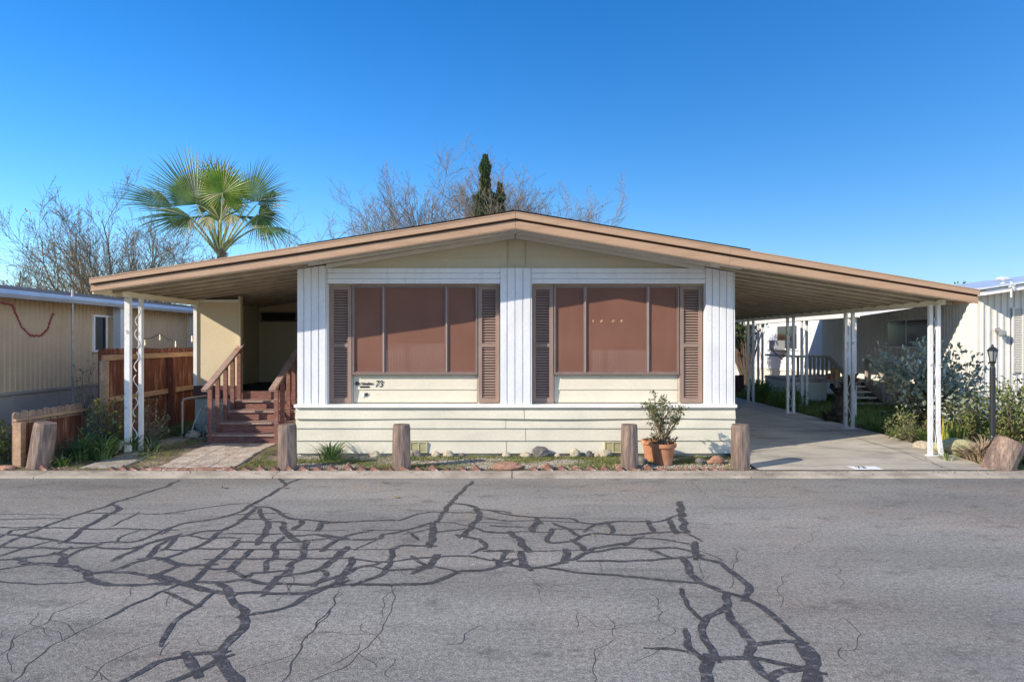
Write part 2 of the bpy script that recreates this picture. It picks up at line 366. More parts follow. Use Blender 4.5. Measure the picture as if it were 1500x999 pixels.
# crack sealant bands, traced on the road plane
def RP(px, py): Y = CZ*1000/(py-499.5); return Vector(((px-750)*Y/1000, Y, 0))
TR = {'A': (0,700,5.77), 'B': (240,700,5.77), 'C': (480,700,5.77), 'D': (720,700,4.545), 'E': (0,690,3.0), 'F': (450,690,3.233), 'G': (850,690,3.233)}
CR = """A5 1500,25 1420,65 1250,120 1020,190 800,270 620,320 500,365 380,410 210,480 60,550 0,585
A7 960,235 1005,262 900,320 740,410 640,480 540,535
A4 750,295 950,300
A3 0,420 330,415
A3 440,420 700,420 760,432 1100,430 1450,435
A4 0,500 120,440 240,430 330,420
A5 60,480 200,490 400,520 540,540 700,550 900,545 1180,530 1380,440 1500,400
A4 20,580 180,590 400,590 600,595 800,582 900,595 1100,595 1200,570 1430,500
A4 0,660 180,600 300,570 400,540
A4 0,690 180,680 330,660 470,640 560,600
A5 580,660 680,610 800,570
A8 150,690 240,715 380,725 500,730 640,760 740,800 780,850 880,890
A3 0,770 120,755 240,735
A8 500,640 560,660 500,730
A6 780,800 900,790 1000,770 1120,715 1250,680 1340,580 1430,520 1500,490
A6 1250,680 1340,680 1420,700 1500,730
A5 940,800 1100,805 1280,830 1390,870 1500,890
A5 1300,830 1400,790 1500,745
A5 880,890 960,910 1150,905 1300,890 1400,880
A6 990,680 1100,620 1250,560 1400,510
A2 0,870 200,885 400,900 700,875
A2 0,350 280,345 560,345
A1 0,305 480,310
A1 950,305 1500,300
A2 980,540 1060,480 1150,450
A2 980,390 1150,305
B5 1150,10 1040,50 980,90 880,150 760,215 700,250 600,300 540,325 420,345 200,380 100,400 0,460
B5 980,10 1030,50
B2 0,300 230,270 430,240 600,218 750,218
B6 780,260 700,320 600,390 470,460 380,530 250,590 120,640 0,680
B5 770,240 900,250 1000,310 1060,340 1250,360 1500,375
B3 540,320 780,300 1000,300
B5 800,270 830,330 880,370 1000,375 1000,430
B8 880,380 860,460 800,550
B8 1000,420 1030,470 1120,520
B3 690,350 850,350
B5 0,510 180,490 290,460 480,440
B4 0,600 100,510
B3 250,490 330,515 500,500 600,510
B3 600,470 800,475 1000,470
B1 1050,440 1500,445
B3 620,540 800,545 950,545 1150,540 1300,520 1420,510
B4 1100,490 1280,480 1400,500 1500,510
B3 0,605 550,600 900,605 1500,605
B3 400,685 700,685 1100,685 1500,680
B6 620,540 540,610 430,690 370,750 300,820 200,880 0,890
B6 0,690 100,720 160,740 380,730
B5 0,790 120,745
B6 730,620 650,690 560,770
B5 1000,510 930,580 940,680 880,700 860,780
B7 1210,540 1180,640 1100,720 1030,800 930,890 860,970
B7 1500,620 1400,710 1320,770
B4 370,770 550,770 680,840 760,810 1000,785
B5 1000,830 1200,800 1320,770 1360,830 1290,890
B5 200,880 500,885 680,860 830,885 1100,900 1290,885 1500,820
B5 0,850 30,880 200,890 330,950 600,970 900,975 1200,975 1300,940 1500,880
B7 480,900 570,970
B5 1360,600 1440,530 1500,520
B6 1120,420 1160,370
B6 1310,430 1340,380
C5 1220,35 1140,110 1060,190 990,280 900,380
C8 885,385 890,450 860,570
C5 860,572 650,572 560,600 560,650 530,700 490,790 400,840 260,890
C3 0,380 280,365 520,352 620,355 740,310 900,285 1000,290 1250,298
C7 1060,210 1180,225 1250,250 1285,310 1240,380 1200,430 1130,490
C3 1290,270 1400,275 1500,290
C2 1290,330 1500,360
C2 950,380 1060,380 1180,405
C1 1290,375 1500,385
C4 900,380 700,430 600,455 480,475 430,510 200,525 80,520
C5 0,490 100,505 200,480 320,455
C2 700,465 850,435
C3 930,460 1110,435
C3 700,465 750,510
C2 350,440 620,440
C5 1110,490 1290,520 1340,590 1260,620
C3 1250,430 1370,460 1500,465
C1 0,605 540,600
C8 150,600 80,670 0,730
C3 0,680 200,680 440,710 700,685 950,660 1200,660 1400,700 1500,690
C5 730,680 830,740 750,790
C8 930,665 880,730 820,750
C3 560,775 700,770 800,765
C3 890,745 1000,770 1070,790
C5 1500,735 1330,775 1120,790 1000,840 880,890 700,900 500,905 300,900 100,905 0,920
C6 200,690 170,780 80,890
C5 0,860 120,820 250,760 370,735
C2 370,750 500,775
C1 270,590 430,510
C3 1380,615 1500,615
D4 0,220 180,255 500,270 580,295 680,305 760,295 830,290 1000,290 1130,290 1230,250
D9 1262,165 1262,250
D2 0,275 100,285 280,285 560,295
D5 290,270 320,295
D7 290,305 280,350
D3 40,320 260,330
D2 0,358 130,362 280,358 390,360 440,340 620,345
D5 440,310 500,340 560,370
D4 400,350 370,410 400,435 540,420 600,385 680,372 800,375 940,380 1060,365 1250,360
D5 780,300 795,360
D6 1040,295 1070,350
D7 1190,290 1220,360
D9 1270,275 1295,350
D3 630,350 680,315 760,300
D8 130,365 180,420 240,480
D7 550,420 610,475
D2 0,480 80,490 330,485 550,480
D4 0,600 80,570 180,540
D5 30,550 90,575 250,600 400,585 520,550 640,500 700,465 900,435
D4 650,500 850,465 1050,470 1220,465 1370,505
D3 980,400 1160,410 1320,440
D4 900,440 990,400
D8 200,500 210,560 250,600
D4 100,500 50,560
D8 500,490 490,550
D4 630,550 850,555 1100,540 1250,528 1370,530 1500,565
D4 400,600 600,630 850,650 1100,675 1320,695
D5 1060,480 1160,515
D8 1350,435 1360,530
D3 1300,380 1370,410
D1 1380,480 1500,530
D7 1280,540 1330,640 1380,695 1500,740
G6 560,515 640,560 780,600 880,660 980,750 1070,830
G8 1070,830 1110,920 1110,1020
G7 560,412 660,435 730,490 800,545 780,600
G7 690,585 700,670 760,760 820,810 790,880 850,940 920,1010
G6 680,650 590,700 580,770 620,850 640,880
G5 500,765 510,830 580,890
G4 370,840 500,855 580,890
G6 640,890 800,885 920,905 1100,945
G9 600,890 610,930 580,1020
G6 830,825 930,805 1020,810
G7 910,970 960,940 1060,930
G8 1040,830 1080,900 1080,1020
G4 480,570 510,640 560,690
E7 700,460 800,495 900,520 1000,540
E7 990,530 1030,580 1075,620 1060,690 1000,750 970,820
E9 970,820 1000,870 1045,950
E5 1080,635 1180,615 1290,590 1360,545 1500,480
E5 960,795 830,805 700,840 600,890 530,935
E5 970,830 870,880 730,935
E7 820,815 860,885
E4 930,540 860,600 760,670 720,750
E3 770,500 600,580 500,630
E4 740,535 860,585"""
HC = """E.02 500,630 380,690 200,790 100,870 40,940
E.012 400,560 250,620 200,670 80,715 40,780 0,810
E.012 720,745 560,800 460,850 390,925
E.016 720,750 710,810
E.02 1480,590 1370,700 1290,820 1250,935
E.01 590,505 560,570
E.01 1300,800 1060,880
E.008 80,715 30,870 100,880
E.008 1500,710 1380,715
F.012 410,550 390,700 270,850 180,930 0,999
F.02 160,560 120,640 30,740 0,790
F.008 50,765 340,770
F.008 1090,545 1100,590
G.01 330,570 380,640 370,700 430,755 380,800
G.01 170,790 80,840 60,1010
G.01 120,680 170,790
G.008 260,765 380,765
G.008 1130,950 1190,1000
G.008 250,910 380,840
G.012 500,135 600,120 510,40
G.008 580,360 670,430
D.008 0,710 520,710 700,660
D.008 1280,20 1400,110"""
def smooth(p):
    if len(p) < 3: return p
    q = [p[0]*2-p[1]]+p+[p[-1]*2-p[-2]]; out = []
    for i in range(1, len(q)-2):
        a, b, c, d = q[i-1:i+3]
        for s_ in range(4):
            t = s_/4; h = (b*2+(c-a)*t+(a*2-b*5+c*4-d)*t*t+(b*3-a-c*3+d)*t*t*t)*.5
            out.append(h.lerp(b.lerp(c, t), .35))
    out.append(p[-1]); return out
def strips(txt, scale, amp, z0, seed, rag=True):
    m = MB(); k = 0
    for ln in txt.split('\n'):
        tk = ln.split(); key = tk[0][0]; wd = float(tk[0][1:])*scale; ox, oy, sc = TR[key]
        if rag and key in 'ABCD': wd = (0,.016,.024,.034,.042,.048,.054,.060,.066,.076)[int(tk[0][1:])]
        pts = [RP(ox+float(a.split(',')[0])/sc, oy+float(a.split(',')[1])/sc) for a in tk[1:]]
        if rag: pts = [pts[0]+(pts[0]-pts[1]).normalized()*.07]+pts[1:-1]+[pts[-1]+(pts[-1]-pts[-2]).normalized()*.07]
        base = wig(smooth(pts), .028, amp, seed+k); lanes = [(0, 1.0)]
        if rag and wd > .03: lanes = [(0, .85), (.30, .36), (-.30, .36)]
        for li, (off, fr) in enumerate(lanes):
            k += 1; z = z0+.000005*k; vs = []; n = len(base)
            lo_ = rnd.randrange(0, max(1, n//5)) if li and n > 8 else 0; hi_ = n-(rnd.randrange(0, max(1, n//5)) if li and n > 8 else 0)
            for i in range(lo_, hi_):
                p = base[i]; d = base[min(i+1, n-1)]-base[max(i-1, 0)]; d.normalize(); s_ = Vector((-d.y, d.x, 0))
                c = p+s_*wd*(off+(.25*mnoise.noise(p*9+Vector((0,0,k*3.7))) if rag else 0)); w2 = wd*fr*.5
                e = 1 if 1 < i < n-2 else .7
                wl = w2*e*(1+.45*mnoise.noise(p*11+Vector((0,0,k)))+rnd.uniform(-.07,.07)); wr = w2*e*(1+.45*mnoise.noise(p*11+Vector((5,0,k)))+rnd.uniform(-.07,.07))
                vs += [Vector((c.x+s_.x*wl, c.y+s_.y*wl, z)), Vector((c.x-s_.x*wr, c.y-s_.y*wr, z))]
            m.add(vs, [(2*i, 2*i+1, 2*i+3, 2*i+2) for i in range(len(vs)//2-1)])
    return m
def extra_cracks():
    r = random.Random(5); out = ''
    for _ in range(34):
        x, y, a = r.uniform(20,1350), r.uniform(260,900), r.uniform(-.9,.9); q = []
        for i in range(r.randrange(3,7)):
            q.append('%d,%d' % (x, y)); a += r.uniform(-.7,.7); x += 60*math.sin(a); y += 38*math.cos(a)
        out += '\n'+r.choice('EFG')+'.%03d ' % r.randrange(6,12)+' '.join(q)
    return out
struct('crack_sealant', strips(CR, .0076, .03, .0012, 0), mSeal, road)
struct('hairline_crack', strips(HC+extra_cracks(), .42, .05, .0008, 300, False), mHair, road)

# walk of pavers up to the steps, and a strip of old concrete
m = MB(); cols = 3; x0, x1 = -4.66, -3.66
for j in range(5):
    y0 = 8.97+j*.33
    for i in range(cols):
        a = x0+(x1-x0)*i/cols+.008; b = x0+(x1-x0)*(i+1)/cols-.008; z = gh(-4.2, y0+.15)+.012+rnd.uniform(-.003,.003)
        z2 = gh(-4.2, y0+.33)+.012
        m.extr([(a,y0+.008,-.05),(a,y0+.008,z),(a,y0+.322,z2),(a,y0+.322,-.05)], (0,0,0), (b-a,0,0))
for i in range(5):
    a = x0-.1+i*.225; m.mi = 1; m.box(a+.004, a+.221, 8.835, 8.945, -.05, .066+rnd.uniform(-.004,.004))
struct('paver_walk', m, [mPaver, mBrick])
m = MB()
pp = [P(118,690,1),P(178,690,1),P(232,660,1),P(282,641,1),P(262,636,1),P(205,655,1),P(165,670,1)]
q = []
for p in pp:
    t = p.x; py = 499.5-(p.z-CZ)*1000
    Y = 9.0
    for _ in range(8): Y = (CZ-gh(t*Y, Y)-.012)*1000/(py-499.5)
    Y = max(Y, 8.84)
    q.append(Vector((t*Y, Y, gh(t*Y, Y)+.016)))
m.extr([v-Vector((0,0,.05)) for v in q], (0,0,0), (0,0,.05)); struct('concrete_path', m, mPath)

# ------------------------------------------------------------------ the mobile home
home = thing('mobile_home', 'cream and white mobile home with low gable, brown shuttered windows and skirting', 'mobile home', (0, 10, .05))
def zf(py, Y=10.0): return CZ+(499.5-py)*Y/1000
def xf(px, Y=10.0): return (px-750)*Y/1000
XL, XR = -3.13, 3.24
RZ = [(-5.71,2.386,2.566),(-2.68,2.807,3.033),(.046,3.24,3.468),(3.23,2.70,2.941),(6.32,2.229,2.414)]   # X, fascia bottom, fascia top
def rz(x, k):
    for a, b in zip(RZ[:-1], RZ[1:]):
        if a[0] <= x <= b[0]: t = (x-a[0])/(b[0]-a[0]); return a[k]+(b[k]-a[k])*t
    return RZ[0][k] if x < RZ[0][0] else RZ[-1][k]
# body walls
m = MB()
for (a, b) in ((XL+.01, XL+.09), (XR-.09, XR-.01)):
    m.add([(a,10.06,.1),(b,10.06,.1),(b,27,.1),(a,27,.1),(a,10.06,rz(a,1)+.05),(b,10.06,rz(b,1)+.05),(b,27,rz(b,1)+.05),(a,27,rz(a,1)+.05)],
          [(0,3,2,1),(4,5,6,7),(0,1,5,4),(1,2,6,5),(2,3,7,6),(3,0,4,7)])
m.extr([(XL+.1,27,.1),(XR-.1,27,.1),(XR-.1,27,2.8),(.046,27,3.2),(XL+.1,27,2.8)], (0,-.1,0), (0,0,0))
obj('side_wall', m, mCream, home)
m = MB().add([(XL+.1,13.5,.7),(XR-.1,13.5,.7),(XR-.1,13.5,rz(XR-.1,1)+.15),(.046,13.5,3.44),(XL+.1,13.5,rz(XL+.1,1)+.15)], [(0,1,2,3,4)])
obj('interior_wall', m, mDeck, home)
obj('interior_floor', MB().box(XL+.1, XR-.1, 10.25, 26.8, .5, .7), mDeck, home)
# skirting
def lap(m, x0, x1, zs, Y, out, loose=None):
    for i in range(len(zs)-1):
        zt, zb = zs[i], zs[i+1]; o_ = out
        N = max(1, int((x1-x0)/.25)) if loose == i else 1
        for j in range(N):
            a = x0+(x1-x0)*j/N; b = x0+(x1-x0)*(j+1)/N
            oa = ob_ = o_; za = zb_ = zb
            if loose == i:
                oa = o_+.02*(.6+.5*math.sin(a*1.7+.6)); ob_ = o_+.02*(.6+.5*math.sin(b*1.7+.6)); za = zb-.004*math.sin(a*2.1); zb_ = zb-.004*math.sin(b*2.1)
            m.add([(a,Y-.004,zt),(b,Y-.004,zt),(b,Y-ob_,zb_),(a,Y-oa,za),(b,Y+.02,zb_),(a,Y+.02,za)], [(0,3,2,1),(3,5,4,2)])
            if j == 0: m.add([(a,Y-.004,zt),(a,Y+.02,zt),(a,Y+.02,za),(a,Y-oa,za)], [(0,1,2,3)])
            if j == N-1: m.add([(b,Y-.004,zt),(b,Y-ob_,zb_),(b,Y+.02,zb_),(b,Y+.02,zt)], [(0,1,2,3)])
m = MB(); zs = [zf(y, 9.97) for y in (596.5,613,627,645,663.5)]
g = .0035
br = [[741],[768],[743],[770,]]
br = {0:[768], 1:[741], 2:[770], 3:[742]}
for i in range(4):
    xx = [XL-.03]+[xf(p, 9.97) for p in br[i]]+[XR+.02]
    for a, b in zip(xx[:-1], xx[1:]): lap(m, a+g, b-g, zs[i:i+2], 9.97, .024, 0 if i == 0 else None)
obj('skirting', m, mSkirt, home)
m = MB().box(XL+.0, XR, 9.99, 10.04, .02, zf(595)); m.box(XL, XL+.05, 9.97, 26, .02, zf(595)); m.box(XR-.05, XR, 9.97, 26, .02, zf(595)); obj('skirting_backing', m, mDark if False else mSkirt, home)
m = MB().box(XL-.04, XR+.03, 9.915, 10.14, zf(597,9.93), zf(592.5,9.93)); obj('sill_rail', m, mTrim, home)
# pilasters of ribbed white metal
def pil(px0, px1, ytop):
    a, b = xf(px0), xf(px1); m = MB(); n = 4; w_ = (b-a)/n; pr = [(a,10.16,0),(a,9.955,0)]
    for i in range(n):
        x = a+i*w_
        pr += [(x+w_*.10,9.955,0),(x+w_*.78,9.955,0),(x+w_*.83,9.972,0),(x+w_*.90,9.972,0),(x+w_*.95,9.955,0)]
    pr += [(b,9.955,0),(b,10.16,0)]
    z0 = zf(592.3); pts = [Vector(p) for p in pr]; k = len(pts)
    vs = [Vector((p.x,p.y,z0)) for p in pts]+[Vector((p.x,p.y,ytop(p.x))) for p in pts]
    m.add(vs, [(i, i+1, i+1+k, i+k) for i in range(k-1)]); return m
for a, b, f in ((437,480,lambda x: rz(x,1)+.02), (733,779,lambda x: zf(393.3)), (1033,1075,lambda x: rz(x,1)+.02)):
    obj('corner_panel', pil(a, b, f), mWhite, home)
# headers
for a, b in ((480.3,732.7),(779.3,1032.7)):
    m = MB(); x0, x1 = xf(a), xf(b); zz = [393.5,400,401,408,409,415.5]
    pr = []
    pr = [(0,10.2,zf(393.5)),(0,9.965,zf(393.5)),(0,9.965,zf(400)),(0,9.98,zf(400.8)),(0,9.965,zf(401.4)),(0,9.965,zf(408)),(0,9.98,zf(408.8)),(0,9.965,zf(409.4)),(0,9.965,zf(413)),(0,9.975,zf(413.6)),(0,9.975,zf(415.5)),(0,10.2,zf(415.5))]
    m.extr(pr, (x0,0,0), (x1,0,0)); obj('header_panel', m, mWhite, home)
# gable
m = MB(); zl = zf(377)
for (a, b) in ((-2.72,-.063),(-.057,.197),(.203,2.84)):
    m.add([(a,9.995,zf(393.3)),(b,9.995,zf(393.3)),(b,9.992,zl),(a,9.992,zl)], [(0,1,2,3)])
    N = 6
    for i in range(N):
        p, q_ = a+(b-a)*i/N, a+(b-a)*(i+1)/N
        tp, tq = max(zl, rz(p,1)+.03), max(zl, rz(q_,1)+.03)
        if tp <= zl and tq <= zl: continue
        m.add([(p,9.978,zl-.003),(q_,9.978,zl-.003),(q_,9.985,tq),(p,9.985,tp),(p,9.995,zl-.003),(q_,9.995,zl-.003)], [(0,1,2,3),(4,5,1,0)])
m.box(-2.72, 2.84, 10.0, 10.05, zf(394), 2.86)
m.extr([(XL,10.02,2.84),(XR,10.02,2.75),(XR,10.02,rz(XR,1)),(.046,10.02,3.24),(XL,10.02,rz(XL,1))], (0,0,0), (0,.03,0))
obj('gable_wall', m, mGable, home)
# recessed bays with windows and shutters
YB = 10.13
def bay(p0, s1, s2, p1):
    m = MB(); x0, x1 = xf(p0), xf(p1)
    m.box(x0, x1, YB+.03, YB+.06, zf(590), zf(546.5)); m.box(x0, xf(s1), YB, YB+.06, zf(592), zf(415)); m.box(xf(s2), x1, YB, YB+.06, zf(592), zf(415))
    zz = [zf(y) for y in (548.5,553,571.5,590.5)]
    lap(m, xf(s1)+.01, xf(s2)-.01, zz, YB+.02, .02)
    obj('bay_siding', m, mCream, home)
    # window
    W = obj('window', MB().box(xf(s1), xf(s2), 10.085, 10.13, zf(419.5), zf(415.6)).box(xf(s1), xf(s2), 10.075, 10.13, zf(549), zf(546)).box(xf(s1), xf(s1)+.022, 10.085, 10.13, zf(546), zf(419.5)).box(xf(s2)-.022, xf(s2), 10.085, 10.13, zf(546), zf(419.5)), mFrame, home)
    d1 = s1+(s2-s1)*.249; d2 = s1+(s2-s1)*.752
    for d in (d1, d2): obj('mullion', MB().box(xf(d)-.010, xf(d)+.010, 10.085, 10.125, zf(546), zf(419.5)), mMull, W)
    for a, b in ((s1+2.2,d1-1.5),(d1+1.5,d2-1.5),(d2+1.5,s2-2.2)):
        mm = MB(); fx0, fx1, fz0, fz1 = xf(a), xf(b), zf(545.8), zf(419.8)
        nx = 14; nz_ = 12; vs = []
        for j in range(nz_+1):
            for i in range(nx+1):
                u, v = i/nx, j/nz_; bulge = .006*mnoise.noise(Vector((u*3+a, v*3, 0)))*math.sin(math.pi*u)*math.sin(math.pi*v)
                vs.append((fx0+(fx1-fx0)*u, 10.112+bulge, fz0+(fz1-fz0)*v))
        mm.add(vs, [(j*(nx+1)+i, j*(nx+1)+i+1, (j+1)*(nx+1)+i+1, (j+1)*(nx+1)+i) for j in range(nz_) for i in range(nx)])
        obj('sun_screen', mm, mScreen, W, smooth=True)
        fr = MB(); t_ = .012
        fr.box(fx0, fx1, 10.1, 10.109, fz1-t_, fz1).box(fx0, fx1, 10.1, 10.109, fz0, fz0+t_).box(fx0, fx0+t_, 10.1, 10.109, fz0+t_, fz1-t_).box(fx1-t_, fx1, 10.1, 10.109, fz0+t_, fz1-t_)
        obj('screen_frame', fr, mFrame, W)
    for a, b in ((p0+1, s1-1.2), (s2+1.2, p1-2)):
        S_ = MB(); x0, x1 = xf(a), xf(b); st = .055; y0, y1 = 10.085, 10.125
        S_.box(x0, x0+st, y0, y1, zf(590.5), zf(418.5)).box(x1-st, x1, y0, y1, zf(590.5), zf(418.5))
        for za, zb in ((590.5,583.5),(508.5,503.5),(424,418.5)): S_.box(x0+st, x1-st, y0, y1, zf(za), zf(zb))
        sh = obj('shutter', S_, mShut, home)
        lv = MB()
        for za, zb in ((583.5,508.5),(503.5,424)):
            n = int((za-zb)/3.9); z_ = zf(za); pitch = (zf(zb)-zf(za))/n
            for i in range(n):
                z = z_+pitch*(i+.5); lv.bar((x0+st, 10.107, z), (x1-st, 10.107, z), .034, .006, up=(0,-.75,.66))
        obj('louvre', lv, mShut, sh)
        obj('shutter_back', MB().box(x0+.01, x1-.01, 10.1262, 10.1292, zf(590), zf(419)), mBand, sh)
bay(480,514,699,733); bay(779,812,997,1033)
for a, b, c in ((563,650,503),(866,950,513)):
    m = MB(); n = 40; x0, x1 = xf(a,10.3), xf(b,10.3); zt, zb = zf(c,10.3), zf(548,10.3)
    for i in range(n): m.add([(x0+(x1-x0)*i/n,10.28+.02*(i%2),zb),(x0+(x1-x0)*(i+1)/n,10.28+.02*((i+1)%2),zb),(x0+(x1-x0)*(i+1)/n,10.28+.02*((i+1)%2),zt),(x0+(x1-x0)*i/n,10.28+.02*(i%2),zt)], [(0,1,2,3)])
    obj('curtain', m, mPlq, home)
# chandelier behind the right window screen
ch = thing('chandelier', 'lit chandelier glimpsed through the screen of the right hand window', 'chandelier', (1.42, 10.6, 1.9))
mm = MB(); bl = MB()
ZC = 2.02
for k in range(8):
    a = k*math.pi/4+.3; q = Vector((1.5+.24*math.cos(a), 10.75+.24*math.sin(a), ZC))
    mm.tube([(1.5,10.75,ZC-.08), ((1.5+q.x)/2,(10.75+q.y)/2,ZC-.12), q-Vector((0,0,.02))], .006, 4)
    obj('bulb', MB().tube([q, q+Vector((0,0,.015)), q+Vector((0,0,.035))], [.006,.009,.002], 6), mBulb, ch)
mm.tube([(1.5,10.75,ZC-.1),(1.5,10.75,2.7)], .008, 5)
obj('arm', mm, mAlu, ch)
# roof
m = MB(); Y0, Y1 = 9.25, 27.2
xsr = [-2.9,.046,3.23]
m.add([(x,y,rz(x,2)-.004) for x in xsr for y in (Y0+.02,Y1)]+[(x,y,rz(x,2)+.02+(.006 if x==.046 else 0)) for x in xsr for y in (Y0-.012,Y1)],
      [(0,2,3,1),(2,4,5,3),(6,7,9,8),(8,9,11,10),(0,6,8,2),(2,8,10,4),(1,3,9,7),(3,5,11,9),(0,1,7,6),(4,10,11,5)])
obj('roof', m, mShing, home)
def fascia(parent, xs, Y, drip=0):
    up = MB(); lo = MB(); gr = MB()
    for a, b in zip(xs[:-1], xs[1:]):
        def q(x, t, y): return (x, y, rz(x,1)+(rz(x,2)-rz(x,1))*t)
        def seg(mb, t0, t1, ya, yb): mb.add([q(a,t0,ya),q(b,t0,ya),q(b,t1,ya),q(a,t1,ya),q(a,t0,yb),q(b,t0,yb),q(b,t1,yb),q(a,t1,yb)],[(0,1,2,3),(4,7,6,5),(0,4,5,1),(3,2,6,7),(0,3,7,4),(1,5,6,2)])
        seg(lo, 0, .47, Y, Y+.03); seg(up, .60, 1, Y-.035, Y+.03); seg(gr, .4705, .5995, Y+.012, Y+.03)
        seg(lo, .05, .09, Y-.004, Y-.0005); seg(up, .93, .975, Y-.041, Y-.0355)
    o = obj('lower_fascia', lo, mFascia, parent); obj('fascia_groove', gr, mGroove, parent); obj('upper_fascia', up, mFascia, parent)
fascia(home, [-2.9,-.9,.044], 9.25); fascia(home, [.048,1.9,2.95], 9.25)
# soffit and inner frieze
m = MB()
for a, b in ((-3.13,.046),(.046,3.24)):
    m.add([(a,9.28,rz(a,1)+.035),(b,9.28,rz(b,1)+.035),(b,10.0,rz(b,1)+.035),(a,10.0,rz(a,1)+.035)], [(0,3,2,1)])
    m.add([(a,9.28,rz(a,1)+.05),(b,9.28,rz(b,1)+.05),(b,27,rz(b,1)+.05),(a,27,rz(a,1)+.05)], [(0,1,2,3)])
obj('soffit', m, mSoff, home)
m = MB()
for a, b in ((-2.7,.04),(.052,2.8)):
    for (ya, yb, h) in ((9.62,9.64,.035),(9.93,9.974,.06)):
        za, zb = rz(a,1)+.034, rz(b,1)+.034
        m.add([(a,ya,za-h),(b,ya,zb-h),(b,ya,zb),(a,ya,za),(a,yb,za-h),(b,yb,zb-h),(b,yb,zb),(a,yb,za)],[(0,1,2,3),(4,7,6,5),(0,4,5,1),(3,2,6,7),(0,3,7,4),(1,5,6,2)])
obj('frieze_trim', m, mSoff, home)
# vents
for px in (614, 897):
    m = MB(); x = xf(px); y = 9.95
    for i in range(8): z = .11+i*.0165; m.bar((x-.11,y-.008,z), (x+.11,y-.008,z), .016, .003, up=(0,-.6,.8))
    m.box(x-.125, x-.11, y-.02, y+.01, .095, .25).box(x+.11, x+.125, y-.02, y+.01, .095, .25).box(x-.11, x+.11, y-.02, y+.01, .24, .25).box(x-.11, x+.11, y-.02, y+.01, .095, .105).box(x-.008, x+.008, y-.02, y+.01, .105, .24)
    m.box(x-.11, x+.11, y+.005, y+.01, .105, .24)
    obj('foundation_vent', m, mVent, home)
# lettering
def text(body, size, M4, parent, material, shear=0, name='lettering', bold=0, world=None, ext=.002):
    cu = bpy.data.curves.new(name, 'FONT'); cu.body = body; cu.size = size; cu.extrude = ext; cu.shear = shear; cu.offset = bold; cu.align_x = 'CENTER'; cu.align_y = 'CENTER'
    t = bpy.data.objects.new(name+'_tmp', cu); C.objects.link(t); bpy.context.view_layer.update()
    me = bpy.data.meshes.new_from_object(t); bpy.data.objects.remove(t)
    mb = MB(); mb.add([M4 @ v.co for v in me.vertices], [list(p.vertices) for p in me.polygons]); 
    return obj(name, mb, material, parent)
RX = Matrix.Rotation(R(90), 4, 'X')
YS = 10.128
text('73', .14, Matrix.Translation((xf(552.5),YS,zf(563.6))) @ RX @ Matrix.Diagonal((.85,1,1,1)), home, mInk, .2, 'house_number', .0005)
text('Hamilton', .058, Matrix.Translation((xf(534.5),YS,zf(562.6))) @ RX @ Matrix.Diagonal((.85,1,1,1)), home, mInk, .3, 'name_badge', .001)
m = MB().box(xf(524.5), xf(538.5), YS-.002, YS+.004, zf(568.8), zf(566.3)); obj('badge_strip', m, mInk, home)
m = MB().lathe((0,0,0), [(.030,-.003),(.030,.003)], 16); m.v = [(a+xf(520.3), YS-c, zf(562.6)+b) for a, b, c in m.v]; obj('badge_emblem', m, mInk, home)
m = MB().extr([(xf(525.5),0,zf(577)),(xf(530),0,zf(576)),(xf(531),0,zf(580)),(xf(529),0,zf(583.5)),(xf(526.5),0,zf(582.5))], (0,YS-.003,0), (0,YS+.002,0)); obj('sticker', m, mSilver, home)
m = MB().extr([(xf(531.8),0,zf(577)),(xf(536.2),0,zf(576.4)),(xf(536),0,zf(580)),(xf(532.8),0,zf(582.6))], (0,YS-.003,0), (0,YS+.002,0)); obj('sticker', m, mInk, home)

# ------------------------------------------------------------------ awning and carport
def pans(x_in, x_out, Y0, Y1, off=.05):
    """ribbed roof pans spanning across, with dark shade lines painted on the rib fronts"""
    m = MB(); y = Y0; i = 0
    def strip(y0, z0, y1, z1, k):
        m.mi = k; m.add([(x_in,y0,rz(x_in,1)+off+z0),(x_out,y0,rz(x_out,1)+off+z0),(x_out,y1,rz(x_out,1)+off+z1),(x_in,y1,rz(x_in,1)+off+z1)], [(0,1,2,3)])
    while y < Y1-.1:
        h = .06 if i % 2 == 0 else .02
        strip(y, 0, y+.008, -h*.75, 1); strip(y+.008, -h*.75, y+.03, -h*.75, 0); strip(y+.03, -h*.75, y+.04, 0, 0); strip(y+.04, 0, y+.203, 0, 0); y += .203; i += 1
    return m
def scroll(m, a, b, w_, n):
    a = Vector(a); b = Vector(b); side = Vector((1,0,0)) if w_[0] else Vector((0,1,0)); amp = (w_[0] or w_[1])*.5-.01
    for i in range(n):
        p = a+(b-a)*(i+.5)/n; L = (b-a).length/n*.42; pts = []
        for t in range(13):
            u = t/12*2-1; pts.append(p+Vector((0,0,1))*u*L+side*amp*math.sin(u*math.pi)*(1 if i % 2 else -1))
        m.tube(pts, .007, 5)
def post(parent, X, Y, z0, z1, gap=(.105,0), wd=.062, mname=mPost, n=3, flare=0):
    g = Vector((gap[0], gap[1], 0)); a = Vector((X,Y,z0))-g/2; b = Vector((X,Y,z0))+g/2
    m = MB(); H = Vector((0,0,z1-z0))
    m.bar(a, a+H, wd, wd); m.bar(b+Vector((flare,0,0)), b+Vector((0,0,.35)), wd, wd) if flare else None
    m.bar(b+Vector((0,0,.35 if flare else 0)), b+H, wd, wd)
    m.box(X-gap[0]/2-.05, X+gap[0]/2+.05, Y-gap[1]/2-.05, Y+gap[1]/2+.05, z0-.0, z0+.012)
    o = obj('post', m, mname, parent)
    s_ = MB(); scroll(s_, (X,Y,z0+.1), (X,Y,z1-.15), (gap[0]-wd, gap[1]), n); obj('scrollwork', s_, mname, o)
    return o
